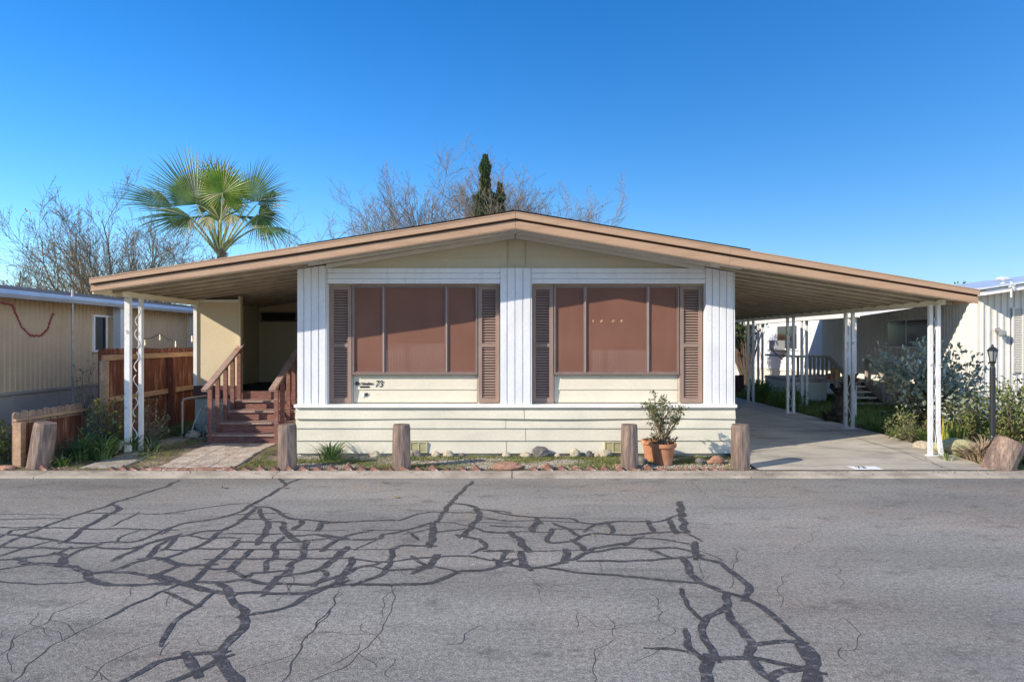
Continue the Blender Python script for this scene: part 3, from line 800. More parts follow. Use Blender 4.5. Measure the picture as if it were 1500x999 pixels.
cp = thing('carport', 'brown edged carport with ribbed ceiling on scrollwork posts right of the home', 'carport', (6.1, 9.6, .1))
o = obj('roof_pan', pans(2.96, 6.27, 9.3, 19.0), [mPan, mRibShade], cp)
m = MB().add([(2.96,9.3,rz(2.96,2)-.02),(6.3,9.3,rz(6.3,2)-.02),(6.3,19.02,rz(6.3,2)-.02),(2.96,19.02,rz(2.96,2)-.02)], [(0,1,2,3)]); obj('roof_top', m, mSoff, cp)
fascia(cp, [2.952,6.32], 9.252)
m = MB().box(6.275, 6.32, 9.285, 19.0, 2.24, 2.40); obj('eave_gutter', m, mFascia, cp)
m = MB().bar((6.07,9.6,2.265-.0),(6.07,18.9,2.265), .06, .07); obj('eave_beam', m, mPan, cp)
post(cp, 6.01, 9.72, dz(6,9.72)+.004, 2.232, (.108,0), .05, n=4, flare=.05)
for X, Y in ((6.10,12.35),(6.12,15.0),(6.12,17.5)): post(cp, X, Y, dz(6,Y)+.004, 2.232, (.13,0), .05, n=4)
aw = thing('porch_awning', 'brown edged ribbed awning over the entry steps left of the home', 'awning', (-5.5, 9.9, .1))
obj('roof_pan', pans(-2.91, -5.68, 9.3, 17.5), [mPan, mRibShade], aw)
m = MB().add([(-5.7,9.3,rz(-5.7,2)-.02),(-2.91,9.3,rz(-2.91,2)-.02),(-2.91,17.5,rz(-2.91,2)-.02),(-5.7,17.5,rz(-5.7,2)-.02)], [(0,1,2,3)]); obj('roof_top', m, mSoff, aw)
fascia(aw, [-5.71,-2.902], 9.252)
m = MB().box(-5.71, -5.685, 9.285, 17.5, 2.36, 2.50); obj('eave_gutter', m, mPan, aw)
m = MB().bar((-5.5,9.7,2.385),(-5.5,17.4,2.385), .06, .07); obj('eave_beam', m, mPan, aw)
m = MB().box(-5.60, -5.525, 9.86, 9.93, .1, 2.35); m.box(-5.485, -5.435, 10.02, 10.08, .1, 2.35)
po = obj('post', m, mPost, aw)
s_ = MB(); scroll(s_, (-5.53,10.0,.25), (-5.49,10.02,2.25), (.09,0), 6); obj('scrollwork', s_, mPost, po)
m = MB().tube([(-5.60,9.82,.28),(-5.64,9.8,.18),(-5.70,9.78,.14),(-5.66,9.78,.11)], .035, 8); obj('downspout_elbow', m, mAlu, po)
# ------------------------------------------------------------------ porch
pe = thing('porch_enclosure', 'tan panelled entry porch behind the steps with a dark high window', 'porch', (-5.1, 12, .1))
X0, X1 = -5.56, -4.77
m = MB().box(X0+.06, X1, 11.94, 11.99, .94, 2.44); obj('front_panel', m, mPanel, pe)
m = MB().box(X0, X0+.06, 11.91, 12.0, .94, 2.44); m.box(X0+.06,X1,11.925,11.938,2.40,2.44); obj('corner_trim', m, mTrim, pe)
m = MB().box(X1+.002, X1+.035, 11.90, 12.0, .84, 2.5); obj('door_jamb', m, mPanelIn, pe)
m = MB().box(X0, X1+.002, 11.92, 11.99, .72, .94); m.box(X0,X0+.06,11.99,14.7,.72,.94); obj('lower_band', m, mBand, pe)
m = MB().box(X0+.01, X1, 11.95, 12.0, .05, .72); m.box(X0+.01,X0+.06,12.0,14.7,.05,.72); obj('base', m, mBlock, pe)
m = MB().box(-5.50, -5.45, 12.0, 14.7, .84, 2.5); m.add([(-5.50,14.7,.84),(-3.13,14.7,.84),(-3.13,14.7,2.86),(-5.50,14.7,2.46)], [(0,1,2,3)]); m.box(-5.5,-3.13,14.75,14.8,.84,2.5); obj('inner_wall', m, mPanelIn, pe)
m = MB().box(-5.449, -3.14, 11.95, 14.69, .76, .84); obj('floor', m, mCarpet, pe)
m = MB().box(X1+.04, -3.14, 11.92, 11.948, .70, .845); obj('floor_edge', m, mStep, pe)
xw0, xw1 = -5.40, -4.62
m = MB().box(xw0, xw1, 14.65, 14.695, 2.32, 2.345).box(xw0, xw1, 14.65, 14.695, 2.13, 2.155).box(xw0, xw0+.03, 14.65, 14.695, 2.155, 2.32).box(xw1-.03, xw1, 14.65, 14.695, 2.155, 2.32)
wo = obj('window', m, mFrame, pe); obj('pane', MB().box(xw0+.03, xw1-.03, 14.67, 14.69, 2.155, 2.32), mDark, wo)
# steps
st = thing('entry_steps', 'red brown painted wooden steps with handrails up to the porch', 'steps', (-4.2, 10.7, .1))
tz = [.255,.41,.563,.707]; ty = [10.73,11.02,11.34,11.65,11.94]
for i in range(4):
    m = MB(); zb = .09 if i == 0 else tz[i-1]
    m.mi = 0; m.box(-4.76, -3.55, ty[i], ty[i]+.025, zb+(.002 if i else 0), tz[i]-.03)
    m.mi = 1; m.box(-4.79, -3.53, ty[i]-.03, ty[i+1]+.02 if i < 3 else 11.945, tz[i]-.03, tz[i]+rnd.uniform(-.003,.003))
    m.mi = 0; m.box(-4.785, -4.762, ty[i]+.0, 11.93, zb if i else .05, tz[i]-.032)
    m.box(-3.548, -3.53, ty[i]+.0, 11.93, zb if i else .05, tz[i]-.032)
    obj('step', m, [mStep, mTread], st)
for X in (-4.74, -3.70):
    m = MB(); a = Vector((X,10.52,.955)); b = Vector((X,12.0,1.66)); m.bar(a, b, .10, .04); rl = obj('handrail', m, mStep if False else mTread, st)
    for i, Y in enumerate((10.72,11.0,11.3,11.58,11.86)):
        t = (Y-a.y)/(b.y-a.y); zt = a.z+(b.z-a.z)*t-.02; zb = .09 if i == 0 else tz[min(i-1,3)]-.02
        if i == 0: zb = .06
        xo = X-.0
        m = MB().box(xo-.032, xo+.032, Y-.022, Y+.022, zb, zt-.005); obj('baluster', m, mStep, st)

# ------------------------------------------------------------------ neighbours
def ribwall(m, a, b, z0, z1, pitch=.12, depth=.018, n=Vector((1,0,0)), topf=None):
    """vertical ribbed cladding from a to b (xy), outward normal n"""
    a = Vector((a[0],a[1],0)); b = Vector((b[0],b[1],0)); L = (b-a).length; d = (b-a)/L; k = int(L/pitch); pts = []
    for i in range(k):
        t = i*pitch; pts += [a+d*t, a+d*(t+pitch*.55), a+d*(t+pitch*.65)+n*depth, a+d*(t+pitch*.9)+n*depth]
    pts.append(b); q = len(pts)
    m.add([Vector((p.x,p.y,z0)) for p in pts]+[Vector((p.x,p.y,(topf(p) if topf else z1))) for p in pts], [(i,i+1,i+1+q,i+q) for i in range(q-1)])
nl = thing('neighbor_home', 'tan ribbed mobile home with silver eave beyond the picket fence on the left', 'mobile home', (-8.3, 12, .05))
m = MB(); ribwall(m, (-8.3,8.2), (-8.3,24), .86, 2.48); ribwall(m, (-13,8.2), (-8.3,8.2), .86, 2.7, n=Vector((0,-1,0))); obj('wall', m, mNL, nl)
m = MB().box(-8.32, -8.28, 8.15, 24, .05, .83); m.box(-8.35,-8.25,8.1,24,.83,.875); m.box(-13,-8.3,8.15,8.19,.05,.83)
for i in range(28): m.box(-8.28, -8.265, 8.3+i*.6, 8.33+i*.6, .05, .83)
obj('skirting', m, mNLs, nl)
m = MB().add([(-7.95,8.0,2.50),(-7.95,24,2.50),(-12,24,3.0),(-12,8.0,3.0),(-7.95,8,2.53),(-7.95,24,2.53),(-12,24,3.04),(-12,8.0,3.04)], [(0,1,2,3),(4,7,6,5),(0,4,5,1),(0,3,7,4),(1,5,6,2)]); obj('roof', m, mDarkRoof, nl)
m = MB().extr([(-7.94,0,2.53),(-7.90,0,2.52),(-7.86,0,2.46),(-7.90,0,2.40),(-7.97,0,2.41),(-8.0,0,2.49)], (0,8.0,0), (0,24,0)); obj('gutter', m, mSky_metal, nl)
# window bay
m = MB(); yw0, yw1 = 13.45, 14.35
m.box(-8.28,-8.24,yw0,yw1,2.2,2.24).box(-8.28,-8.24,yw0,yw1,1.5,1.54).box(-8.28,-8.24,yw0,yw0+.05,1.54,2.2).box(-8.28,-8.24,yw1-.05,yw1,1.54,2.2).box(-8.28,-8.24,13.87,13.92,1.54,2.2)
wo = obj('window', m, mTrim, nl); obj('pane', MB().box(-8.27,-8.255,yw0+.05,yw1-.05,1.54,2.2), mDark, wo)
for bb in ((-8.15,-8.0,13.95,14.1,.1,2.42),(-8.12,-8.03,17.2,17.3,.1,2.42)): obj('porch_post', MB().box(*bb), mSky_metal, nl)
m = MB().tube([(-7.95,12.35,.1),(-7.95,12.35,3.0-.35)], .02, 6); tag(obj('pole', m, mPipe, loc=(-7.95,12.35,.1)), 'thin grey metal pole beside the tall fence post at left', 'pole')
# garland
pts = []
for px, py in ((-25,441),(0,443),(18,447),(24,462),(32,480),(45,492),(60,492),(70,482),(74,468),(79,457)):
    Y = 7.88/((750-px)/1000); pts.append(P(px, py, Y))
gm = MB(); gp = []
for a, b in zip(pts[:-1], pts[1:]):
    for i in range(6): gp.append(a+(b-a)*i/6)
gm.tube(gp, .010, 5)
for p in gp:
    for _ in range(16):
        d = Vector((rnd.gauss(0,1), rnd.gauss(0,1), rnd.gauss(0,1))).normalized(); gm.leaf(p, d, (0,0,1), rnd.uniform(.025,.05), .009)
tag(obj('garland', gm, mGarl, loc=gp[0]), 'red tinsel garland looped below the silver eave at left', 'garland')
# string of lights
sg = thing('string_lights', 'string of small bulbs hanging over the tall red fence', 'string lights', (-7, 13.5, 2))
wire = [P(200,486,13.6),P(212,497,13.5),P(222,495,13.4),P(234,489,13.3),P(246,497,13.2),P(257,499,13.1),P(270,495,13.0),P(281,491,12.9),P(290,486,12.8)]
obj('wire', MB().tube(wire, .006, 4), mInk, sg)
for p in (wire[1], wire[3], wire[5], wire[7]):
    b_ = MB().tube([p-Vector((0,0,.01)),p-Vector((0,0,.06)),p-Vector((0,0,.09)),p-Vector((0,0,.13))], [.007,.008,.014,.004], 8); obj('bulb', b_, mBulbS, sg)
# tall red fence
fx = -6.32
def picket(m, Y, x, z0, z1, w_, t=.018):
    c = .03
    m.extr([(0,-w_/2,z0),(0,w_/2,z0),(0,w_/2,z1-c),(0,w_/2-c,z1),(0,-w_/2+c,z1),(0,-w_/2,z1-c)], (x-t,Y,0), (x,Y,0))
tf = thing('board_fence', 'tall red brown board fence running back beside the porch', 'fence', (fx, 10.5, .1))
m = MB(); mt = MB(); y = 10.52
while y < 15.8:
    zz = 1.60+rnd.uniform(-.012,.012)-.004*(y-10.5); picket(m, y, fx+rnd.uniform(-.004,.004), .16, zz, .132); y += .139
obj('boards', m, mFence, tf)
for za, zb in ((1.46,1.47),(.80,.82)):
    obj('rail', MB().bar((fx+.025,10.5,za), (fx+.025,15.8,zb), .04, .085), mRail, tf)
for Y in (10.5, 12.5, 14.6): obj('fence_post', MB().box(fx+.002 if Y==10.5 else fx+.05, fx+.10 if Y==10.5 else fx+.14, Y-.045, Y+.045, .05, 1.415 if Y==10.5 else 1.42), mRail if Y==10.5 else mFence, tf)
# low picket fence
lf = thing('picket_fence', 'low weathered picket fence with scalloped tops in the front left bed', 'fence', (-6.63, 9.1, .1))
def rpicket(m, Y, x, z0, z1, w_, t=.02):
    pr = [(0,-w_/2,z0),(0,w_/2,z0),(0,w_/2,z1-w_*.32)]+[(0,w_/2*math.cos(a),z1-w_*.32+w_*.32*math.sin(a)) for a in (R(30),R(60),R(90),R(120),R(150))]+[(0,-w_/2,z1-w_*.32)]
    m.extr(pr, (x-t,Y,0), (x,Y,0))
m = MB(); mt = MB(); y = 9.14
while y < 10.5:
    x = -6.63+(y-9.1)*.03; zt = .775+rnd.uniform(-.008,.008)
    rpicket(mt, y, x, .60, zt, .135); m.box(x-.02, x, y-.066, y+.066, .1, .5995); y += .142
bd = obj('pickets', m, mFence, lf); obj('picket_top', mt, mFenceTop, lf)
obj('rail', MB().bar((-6.61,9.07,.665), (-6.57,10.5,.665), .05, .035), mRail, lf)
obj('fence_post', MB().box(-6.607,-6.50,9.03,9.13,.02,.64), mRail, lf)

# right neighbour
NX = 9.2; NY = 13.5
nr = thing('neighbor_home', 'off white ribbed mobile home with side awning beyond the carport on the right', 'mobile home', (NX, NY, .1))
m = MB(); ribwall(m, (NX,NY), (NX,20.3), .74, 2.62, .105, .016, Vector((-1,0,0))); 
ribwall(m, (NX,NY), (NX+6,NY), .74, 2.7, .13, .02, Vector((0,-1,0)), topf=lambda p: 2.62+(p.x-NX)*.16); obj('wall', m, mNR, nr)
obj('wall', MB().box(NX, NX+.05, 20.3, 27, .70, 2.62), mNRw, nr)
m = MB().box(NX+.02, NX+.06, NY, 27, .05, .74); m.box(NX+.02, NX+6, NY+.02, NY+.06, .05, .74)
m.box(NX-.02,NX+.06,NY-.02,27,.72,.76)
for i in range(17): m.box(NX-.0, NX+.02, NY+.2+i*.8, NY+.24+i*.8, .05, .72)
obj('skirting', m, mNR, nr)
# main roof
m = MB().add([(NX-.12,NY-.45,2.60),(NX-.12,27,2.60),(NX+5,27,3.35),(NX+5,NY-.45,3.35),(NX-.12,NY-.45,2.70),(NX-.12,27,2.70),(NX+5,27,3.47),(NX+5,NY-.45,3.47)], [(0,1,2,3),(4,7,6,5),(0,4,5,1),(0,3,7,4),(1,5,6,2)]); obj('roof', m, mTrim, nr)
m = MB().add([(NX-.2,NY-.5,2.705),(NX-.2,27,2.705),(NX+5,27,3.49),(NX+5,NY-.5,3.49),(NX-.2,NY-.5,2.74),(NX-.2,27,2.74),(NX+5,27,3.52),(NX+5,NY-.5,3.52)], [(0,1,2,3),(4,7,6,5),(0,4,5,1),(0,3,7,4),(1,5,6,2)]); obj('roof_edge', m, mSky_metal, nr)
# side awning
m = MB().add([(7.0,13.7,2.24),(7.0,20.2,2.24),(NX,20.2,2.58),(NX,13.7,2.58),(7.0,13.7,2.29),(7.0,20.2,2.29),(NX-.12,20.2,2.63),(NX-.12,13.7,2.63)], [(0,1,2,3),(4,7,6,5),(0,3,7,4),(1,5,6,2)])
m.extr([(6.97,0,2.19),(6.90,0,2.20),(6.88,0,2.32),(6.97,0,2.31)], (0,13.68,0), (0,20.2,0)); m.bar((6.95,13.68,2.27),(NX-.02,13.68,2.61), .03, .11)
obj('side_awning', m, mTrim, nr)
for X, Y in ((7.02,14.1),(7.02,16.4),(7.02,19.3)): post(nr, X, Y, .13, 2.2, (.12,0), .05, n=4)
def nwin(y0, y1, z0, z1):
    m = MB(); X = NX-.05; t = .045
    m.box(X,NX,y0,y1,z1-t,z1).box(X,NX,y0,y1,z0,z0+t).box(X,NX,y0,y0+t,z0+t,z1-t).box(X,NX,y1-t,y1,z0+t,z1-t).box(X,NX,(y0+y1)/2-.02,(y0+y1)/2+.02,z0+t,z1-t)
    w_ = obj('window', m, mTrim, nr); obj('pane', MB().box(NX-.045,NX-.025,y0+t,y1-t,z0+t,z1-t), mDark, w_)
    return w_
nwin(15.0,16.7,1.55,2.24); nwin(21.9,23.6,1.42,2.26)
m = MB().box(NX-.35,NX-.02,22.9,23.5,1.42,1.74); m.box(NX-.36,NX-.352,22.93,23.47,1.45,1.70); obj('air_conditioner', m, mBlueDk, nr)
m = MB().bar((NX-.02,23.2,1.1),(NX-.33,23.2,1.38), .04, .04); m.box(NX-.4,NX-.02,22.85,23.55,1.38,1.415); obj('air_conditioner_bracket', m, mInk, nr)
# front shutter and wall lamp
m = MB(); sx0, sx1 = 9.86, 10.08; yy = NY-.06
m.box(sx0,sx0+.03,yy,NY-.025,1.08,2.38).box(sx1-.03,sx1,yy,NY-.025,1.08,2.38)
for i in range(38): m.bar((sx0+.03,yy+.015,1.12+i*.0335),(sx1-.03,yy+.015,1.12+i*.0335), .03, .006, up=(0,-.6,.8))
m.box(sx0,sx1,NY-.028,NY-.022,1.08,2.38)
obj('shutter', m, mNR, nr)
m = MB().box(10.09,11.2,NY-.05,NY-.03,1.15,2.36); obj('front_window', m, mDark, nr)
m = MB().lathe((0,0,0), [(.06,0),(.06,.03),(.02,.035),(.02,.10)], 12); m.v = [(a+9.58, NY-.02-c, 1.93+b) for a, b, c in m.v]
wl = obj('wall_lamp', m, mPipe, nr); obj('lamp_shade', MB().lathe((9.60,NY-.14,1.80), [(.03,.13),(.065,.11),(.07,.04),(.05,0)], 12), mLGlass, wl)
# roof vent and pinwheel
m = MB().lathe((10.15,NY+.6,2.8), [(.06,0),(.06,.16),(.17,.18),(.12,.24)], 12); obj('roof_vent', m, mSky_metal, nr)
m = MB().bar((9.53,NY-.47,2.55),(9.53,NY-.47,2.83),.02,.02)
for i in range(4):
    a = i*math.pi/2+.4; m.leaf(Vector((9.53,NY-.49,2.78)), (math.cos(a),0,math.sin(a)), (0,-1,0), .09, .05)
obj('pinwheel', m, mPlq, nr)
# deck and steps of the right neighbour
dk = thing('deck', 'weathered wooden deck with slatted railing and open steps beside the white home', 'deck', (7.6, 17.4, .1))
obj('deck_floor', MB().box(7.25,9.1,17.45,19.6,.66,.74), mDeck, dk)
obj('deck_skirt', MB().box(7.27,8.05,17.47,17.5,.1,.655).box(7.27,7.3,17.5,19.6,.1,.655), mNR, dk)
m = MB().box(7.22,8.12,17.38,17.5,1.30,1.35); m.box(7.25,8.1,17.42,17.46,.80,.86); m.bar((8.10,17.44,1.30),(8.10,16.35,.78),.09,.05); m.box(7.22,7.3,17.5,19.5,1.3,1.35)
obj('railing', m, mDeck, dk); obj('handrail', MB().bar((9.05,17.44,1.25),(9.05,16.5,.80),.06,.04), mDeck, dk)
for i in range(8): obj('baluster', MB().box(7.28+i*.105,7.33+i*.105,17.42,17.46,.86,1.30), mDeck, dk)
for i in range(5):
    t = (i+.5)/5; obj('baluster', MB().box(8.08,8.12,17.4-t*1.0-.02,17.4-t*1.0+.02,.2+.5*(1-t),1.27-.5*t), mDeck, dk)
for Y in (17.44,16.45): obj('railing_post', MB().box(9.02,9.08,Y-.03,Y+.03,.1,1.25 if Y > 17 else .8), mDeck, dk)
for i in range(4):
    Y = 16.45+i*.27; z = .22+i*.12
    obj('tread', MB().box(8.15,8.98,Y,Y+.22,z-.03,z), mTrim, dk)
obj('stringer', MB().bar((8.17,16.45,.12),(8.17,17.5,.6),.04,.16).bar((8.96,16.45,.12),(8.96,17.5,.6),.04,.16), mInk, dk)
bt = thing('toy_bucket', 'yellow and orange plastic bucket standing at the top of the deck steps', 'bucket', (8.5,17.7,.74))
obj('bucket', MB().lathe((8.38,17.7,.742), [(.09,0),(.12,.28),(.10,.30)], 12), mYellow, bt); obj('bucket_base', MB().lathe((8.26,17.68,.742), [(.10,0),(.13,.10),(.06,.14)], 12), mOrange, bt)
# gate and shed behind the carport
gf = MB(); x = 3.3
while x < 6.75: gf.box(x, x+.14, 20.0, 20.03, .1, .72+rnd.uniform(-.01,.01)); x += .146
gf.box(3.3,6.75,20.031,20.07,.55,.62)
tag(obj('board_fence', gf, mBand, loc=(5,20,.1)), 'low dark board fence across the far end of the carport', 'fence')
sh = thing('shed', 'pale shed with curved orange brown shingled roof behind the carport', 'shed', (8.6,26.5,.1))
obj('wall', MB().box(6.8,9.05,26.0,29,.1,1.0), mNRw, sh)
m = MB(); pr = [(6.7,0,1.0),(9.12,0,1.0),(9.08,0,1.35),(8.9,0,1.65),(8.6,0,1.85),(8.1,0,1.98),(7.4,0,1.98)]
m.extr(pr, (0,25.9,0), (0,29,0))
for i in range(9): m.box(6.72, 9.12-.012*i-(.35 if i>6 else 0), 25.885, 25.9, 1.02+i*.105, 1.03+i*.105+.07)
obj('roof', m, mShedR, sh)

# ------------------------------------------------------------------ front yard objects
def log(name, label, base, top, r0, r1, seed, group='weathered wooden bollards along the kerb'):
    base = Vector(base); top = Vector(top); d = (top-base).normalized(); u = d.orthogonal().normalized(); q = d.cross(u); m = MB(); k = 30; nr_ = 14; vs = []
    for i in range(nr_+1):
        t = i/nr_
        for j in range(k):
            a = 2*math.pi*j/k; c = Vector((math.cos(a), math.sin(a), 0))
            f = 1+.035*mnoise.noise(Vector((c.x*4+seed*5, c.y*4, t*1.0)))+.03*mnoise.noise(Vector((c.x*11+seed, c.y*11, t*1.2)))+.012*mnoise.noise(Vector((c.x*26+seed, c.y*26, t*3)))
            r = (r0+(r1-r0)*t)*f*(1 if i < nr_ else .93)
            vs.append(base+(top-base)*t+(u*math.cos(a)+q*math.sin(a))*r+(d*(-.006) if i < nr_ else Vector((0,0,0))))
    fs = [(i*k+j, i*k+(j+1) % k, (i+1)*k+(j+1) % k, (i+1)*k+j) for i in range(nr_) for j in range(k)]
    vs.append(top+d*-.004); fs += [(nr_*k+j, nr_*k+(j+1) % k, len(vs)-1) for j in range(k)]
    m.add(vs, fs); return tag(obj(name, m, mLog, loc=base), label, 'bollard', group)
BL = 8.98
for i, (px, lab, r) in enumerate(((421,'upright wooden bollard between the paver walk and the strappy plant',.117), (588,'upright wooden bollard in front of the left window below the number',.115),
                  (922,'upright wooden bollard just left of the potted shrub',.108), (1084.5,'upright wooden bollard at the left corner of the driveway',.115))):
    X = (px-750)*BL/1000; z = .045; log('bollard', lab, (X,BL,z-.02), (X+rnd.uniform(-.01,.01),BL,CZ+(499.5-621.5)*BL/1000), r*1.05, r, i+1)
log('bollard', 'leaning wooden bollard in front of the low picket fence', P(58,684,9.05)+Vector((0,0,-.01)), P(67,619,9.05), .15, .135, 7)
log('bollard', 'strongly tilted wooden bollard beside the lamp post at the right', P(1453,692,8.98)+Vector((.02,0,-.04)), P(1481,646,8.98), .185, .18, 9)
# sawtooth brick edging
def sawbrick(X, Y, tilt, s, z=.04):
    s *= rnd.uniform(.78,1.08); z += rnd.uniform(-.02,.006); Y += rnd.uniform(-.02,.03)
    m = MB(); m.box(-.10,.10,-.045,.045,-.032,.032); m.v = [(a+rnd.uniform(-.012,.012), b+rnd.uniform(-.008,.008), c+rnd.uniform(-.008,.008)) for a, b, c in m.v]
    M4 = Matrix.Translation((X,Y,z)) @ Matrix.Rotation(rnd.uniform(-.08,.08),4,'Z') @ Matrix.Rotation(tilt,4,'Y'); m.v = [tuple(M4 @ (Vector(v)*s)) for v in m.v]
    tag(obj('edging_brick', m, mBrick, loc=(X,Y,z)), 'reddish brick set slantwise in the sawtooth border along the kerb', 'brick', 'sawtooth brick edging')
x = 66
while x < 222:
    sawbrick((x-750)*8.87/1000, 8.875, R(38+rnd.uniform(-8,8)), .85, .03); x += 20 if x < 100 else 16
    if 104 < x < 150: x = 168
x = 345
while x < 1068:
    if not (720 < x < 770): sawbrick((x-750)*8.87/1000, 8.875+rnd.uniform(-.01,.01), R(40+rnd.uniform(-9,9)), 1.0 if x < 990 else .75, .03)
    x += 21 if x < 990 else 13
# rocks
for px, py, wpx, hpx, mt_, lab in ((549,664,16,9,mRockL,'pale rounded rock beside the strappy plant at the skirting'),(602,665,9,11,mRockL,'small pale rock tight behind the second bollard'),
    (612,664,12,10,mRockD,'grey rock under the left foundation vent'),(638,663,13,9,mRockL,'pale oval rock right of the left vent'),(657,662,16,10,mRockL,'lumpy cream rock in the middle of the skirting'),
    (677,665,10,6,mRockD,'small dark flat rock near the middle of the skirting'),(742,664,13,8,mRockL,'cream rock left of the big grey rock'),(770,667,17,7,mRockL,'low tan rock touching the big grey rock'),(792,661,25,17,mRockD,'big grey angular rock by the skirting, largest of the row'),
    (817,664,9,6,mRockL,'little tan rock right of the big grey rock'),(842,662,15,13,mRockL,'round tan rock midway along the skirting'),(863,663,10,10,mRockD,'glassy grey round rock between two pale ones'),(875,667,9,6,mRockL,'very small white rock beside the oval white rock'),
    (886,665,19,11,mRockL,'oval white rock left of the right foundation vent'),(941,675,16,10,mRockD,'black rock between bollard and potted shrub'),(1026,672,16,9,mRockD,'dark rock in the shadow right of the potted shrub'),
    (1051,676,20,12,mRockR,'reddish broken rock near the driveway bollard'),(1040,683,12,7,mRockR,'small red rock at the right end of the brick border')):
    Y = 9.86 if py < 670 else 9.3
    c = P(px, py, Y); c.z = .045+hpx*Y/1000*.38
    tag(obj('rock', MB().rock(c, wpx*Y/2000, wpx*Y/2600, hpx*Y/2000*1.15, px % 17, 3), mt_, smooth=(mt_ is mRockL), loc=(c.x,c.y,.045)), lab, 'rock', 'rocks along the skirting')
def rk(px, py, Y, w_, h_, mt_, lab, z=None):
    c = P(px, py, Y)
    if z is not None: c.z = z
    tag(obj('rock', MB().rock(c, w_, w_*.75, h_, px % 13, 3), mt_, smooth=True, loc=c), lab, 'rock')
rk(1353,658,10.35,.16,.075,mRockL,'smooth flat boulder at the foot of the front carport post',.13); rk(60,688,8.98,.06,.04,mRockL,'small pale stone at the foot of the leaning bollard',.06)
rk(282,636,11.35,.13,.09,mRockL,'rough stone lump at the foot of the bent pipe',.14); rk(1481,691,8.93,.08,.05,mRockR,'red stone beside the tilted bollard',.05)
rk(10,690,8.95,.13,.045,mRockR,'dark reddish stone at the far left of the border',.05); rk(414,676,9.2,.035,.04,mRockL,'tiny white stone left of the first bollard',.06)
# saucers
for px, lab in ((743,'shallow upturned terracotta saucer in the border'),):
    X = (px-750)*.0090; tag(obj('saucer', MB().lathe((X,9.02,.045), [(.19,0),(.205,.02),(.205,.032),(.15,.05),(.13,.062),(.0,.064)], 28), mRockR, loc=(X,9.02,.045)), lab, 'saucer')
tag(obj('rock', MB().rock(((802-750)*.009,9.0,.06),.085,.06,.035,4,3), mRockR, loc=((802-750)*.009,9.0,.05)), 'flat reddish stone right of the terracotta saucer', 'rock')
# pots
def pot(name, X, Y, z, s, lab):
    m = MB().lathe((X,Y,z), [(a*s,b*s) for a,b in ((.115,0),(.12,.01),(.155,.235),(.158,.24),(.175,.242),(.18,.25),(.18,.292),(.172,.297),(.155,.295),(.15,.25),(.0,.25))], 32)
    o = obj(name, m, mTerra, loc=(X,Y,z), smooth=False); tag(o, lab, 'pot', 'terracotta pots'); return o
PX = (970-750)*9.3/1000
pot('plant_pot', PX, 9.25, .045, 1.0, 'front terracotta pot with rim holding a leggy shrub')
pot('plant_pot', PX-.055, 9.60, .045, .97, 'second terracotta pot mostly hidden behind the front one')

# ------------------------------------------------------------------ planting helpers
def rdir(up=0.0):
    d = Vector((rnd.gauss(0,1), rnd.gauss(0,1), rnd.gauss(0,1)+up)); return d.normalized()
def shrub(name, label, base, c, r, nst, nleaf, L, W, mleaf, mstem=mBark, sr=.008, cat='shrub', clump=.35, bias=.35, group=None, extra=None):
    """stems from base fanning into an ellipsoid crown, leaves in clumps along the twig ends"""
    base = Vector(base); c = Vector(c); t = thing(name, label, cat, base, group); sm_ = MB(); lm = MB(); cl = []
    for i in range(nst):
        while True:
            d = Vector((rnd.uniform(-1,1), rnd.uniform(-1,1), rnd.uniform(-1,1)))
            if .25 < d.length < 1: break
        e = Vector((c.x+d.x*r[0], c.y+d.y*r[1], c.z+d.z*r[2])); mid = (base+e)/2+Vector((rnd.uniform(-.1,.1)*r[0], rnd.uniform(-.1,.1)*r[1], rnd.uniform(0,.15)*r[2]))
        b0 = base+Vector((rnd.uniform(-.12,.12)*r[0], rnd.uniform(-.12,.12)*r[1], 0))
        pts = [b0, b0*.55+mid*.45+Vector((0,0,.02)), mid, mid*.4+e*.6+rdir()*.03, e]; sm_.tube(pts, [sr,sr*.85,sr*.7,sr*.5,sr*.25], 4)
        cl.append((pts[2], pts[3], pts[4]))
    rr = min(r)*clump
    for i in range(nleaf):
        a, b, e = cl[rnd.randrange(len(cl))]; t_ = rnd.random()**.6; p = a.lerp(b, t_*2) if t_ < .5 else b.lerp(e, t_*2-1)
        p = p+rdir()*rr*rnd.random(); 
        if p.z < base.z+.02: p.z = base.z+.02+rnd.random()*.05
        d = (rdir(bias)+(p-base).normalized()*.5).normalized(); k = rnd.uniform(.6,1.25); lm.mi = 1 if (extra and rnd.random() < extra[1]) else 0; lm.leaf(p, d, rdir(1.5), L*k, W*k)
    obj('stem', sm_, mstem, t); obj('foliage', lm, [mleaf, extra[0]] if extra else mleaf, t); return t
def strap(name, label, c, n, L, W, mleaf, spread=1.0, group=None, dry=0, cat='plant'):
    c = Vector(c); m = MB()
    for i in range(n):
        a = rnd.uniform(0, 2*math.pi); rr = rnd.random()**.7*spread; d = Vector((math.cos(a), math.sin(a), 0))
        m.mi = 1 if rnd.random() < dry else 0
        m.blade(c+d*rr*.10, d*(.25+.7*rr), (0,0,1), L*rnd.uniform(.6,1.1), W*rnd.uniform(.7,1.2), rnd.uniform(.9,1.9))
    return tag(obj(name, m, [mleaf, mDry], loc=c), label, cat, group)

# potted shrub
shrub('potted_shrub', 'leggy small leaved shrub growing in the front terracotta pot', (PX,9.25,.30), (PX-.0,9.25,.80), (.31,.27,.25), 40, 900, .052, .024, mOlive, mTwigD, .007, clump=.28)
shrub('potted_plant', 'dry brownish low growth spilling over the terracotta pots', (PX-.03,9.3,.30), (PX-.05,9.3,.38), (.24,.16,.09), 20, 260, .05, .018, mOlive, mDry, .005, clump=.4, extra=(mDry,.5), cat='plant')
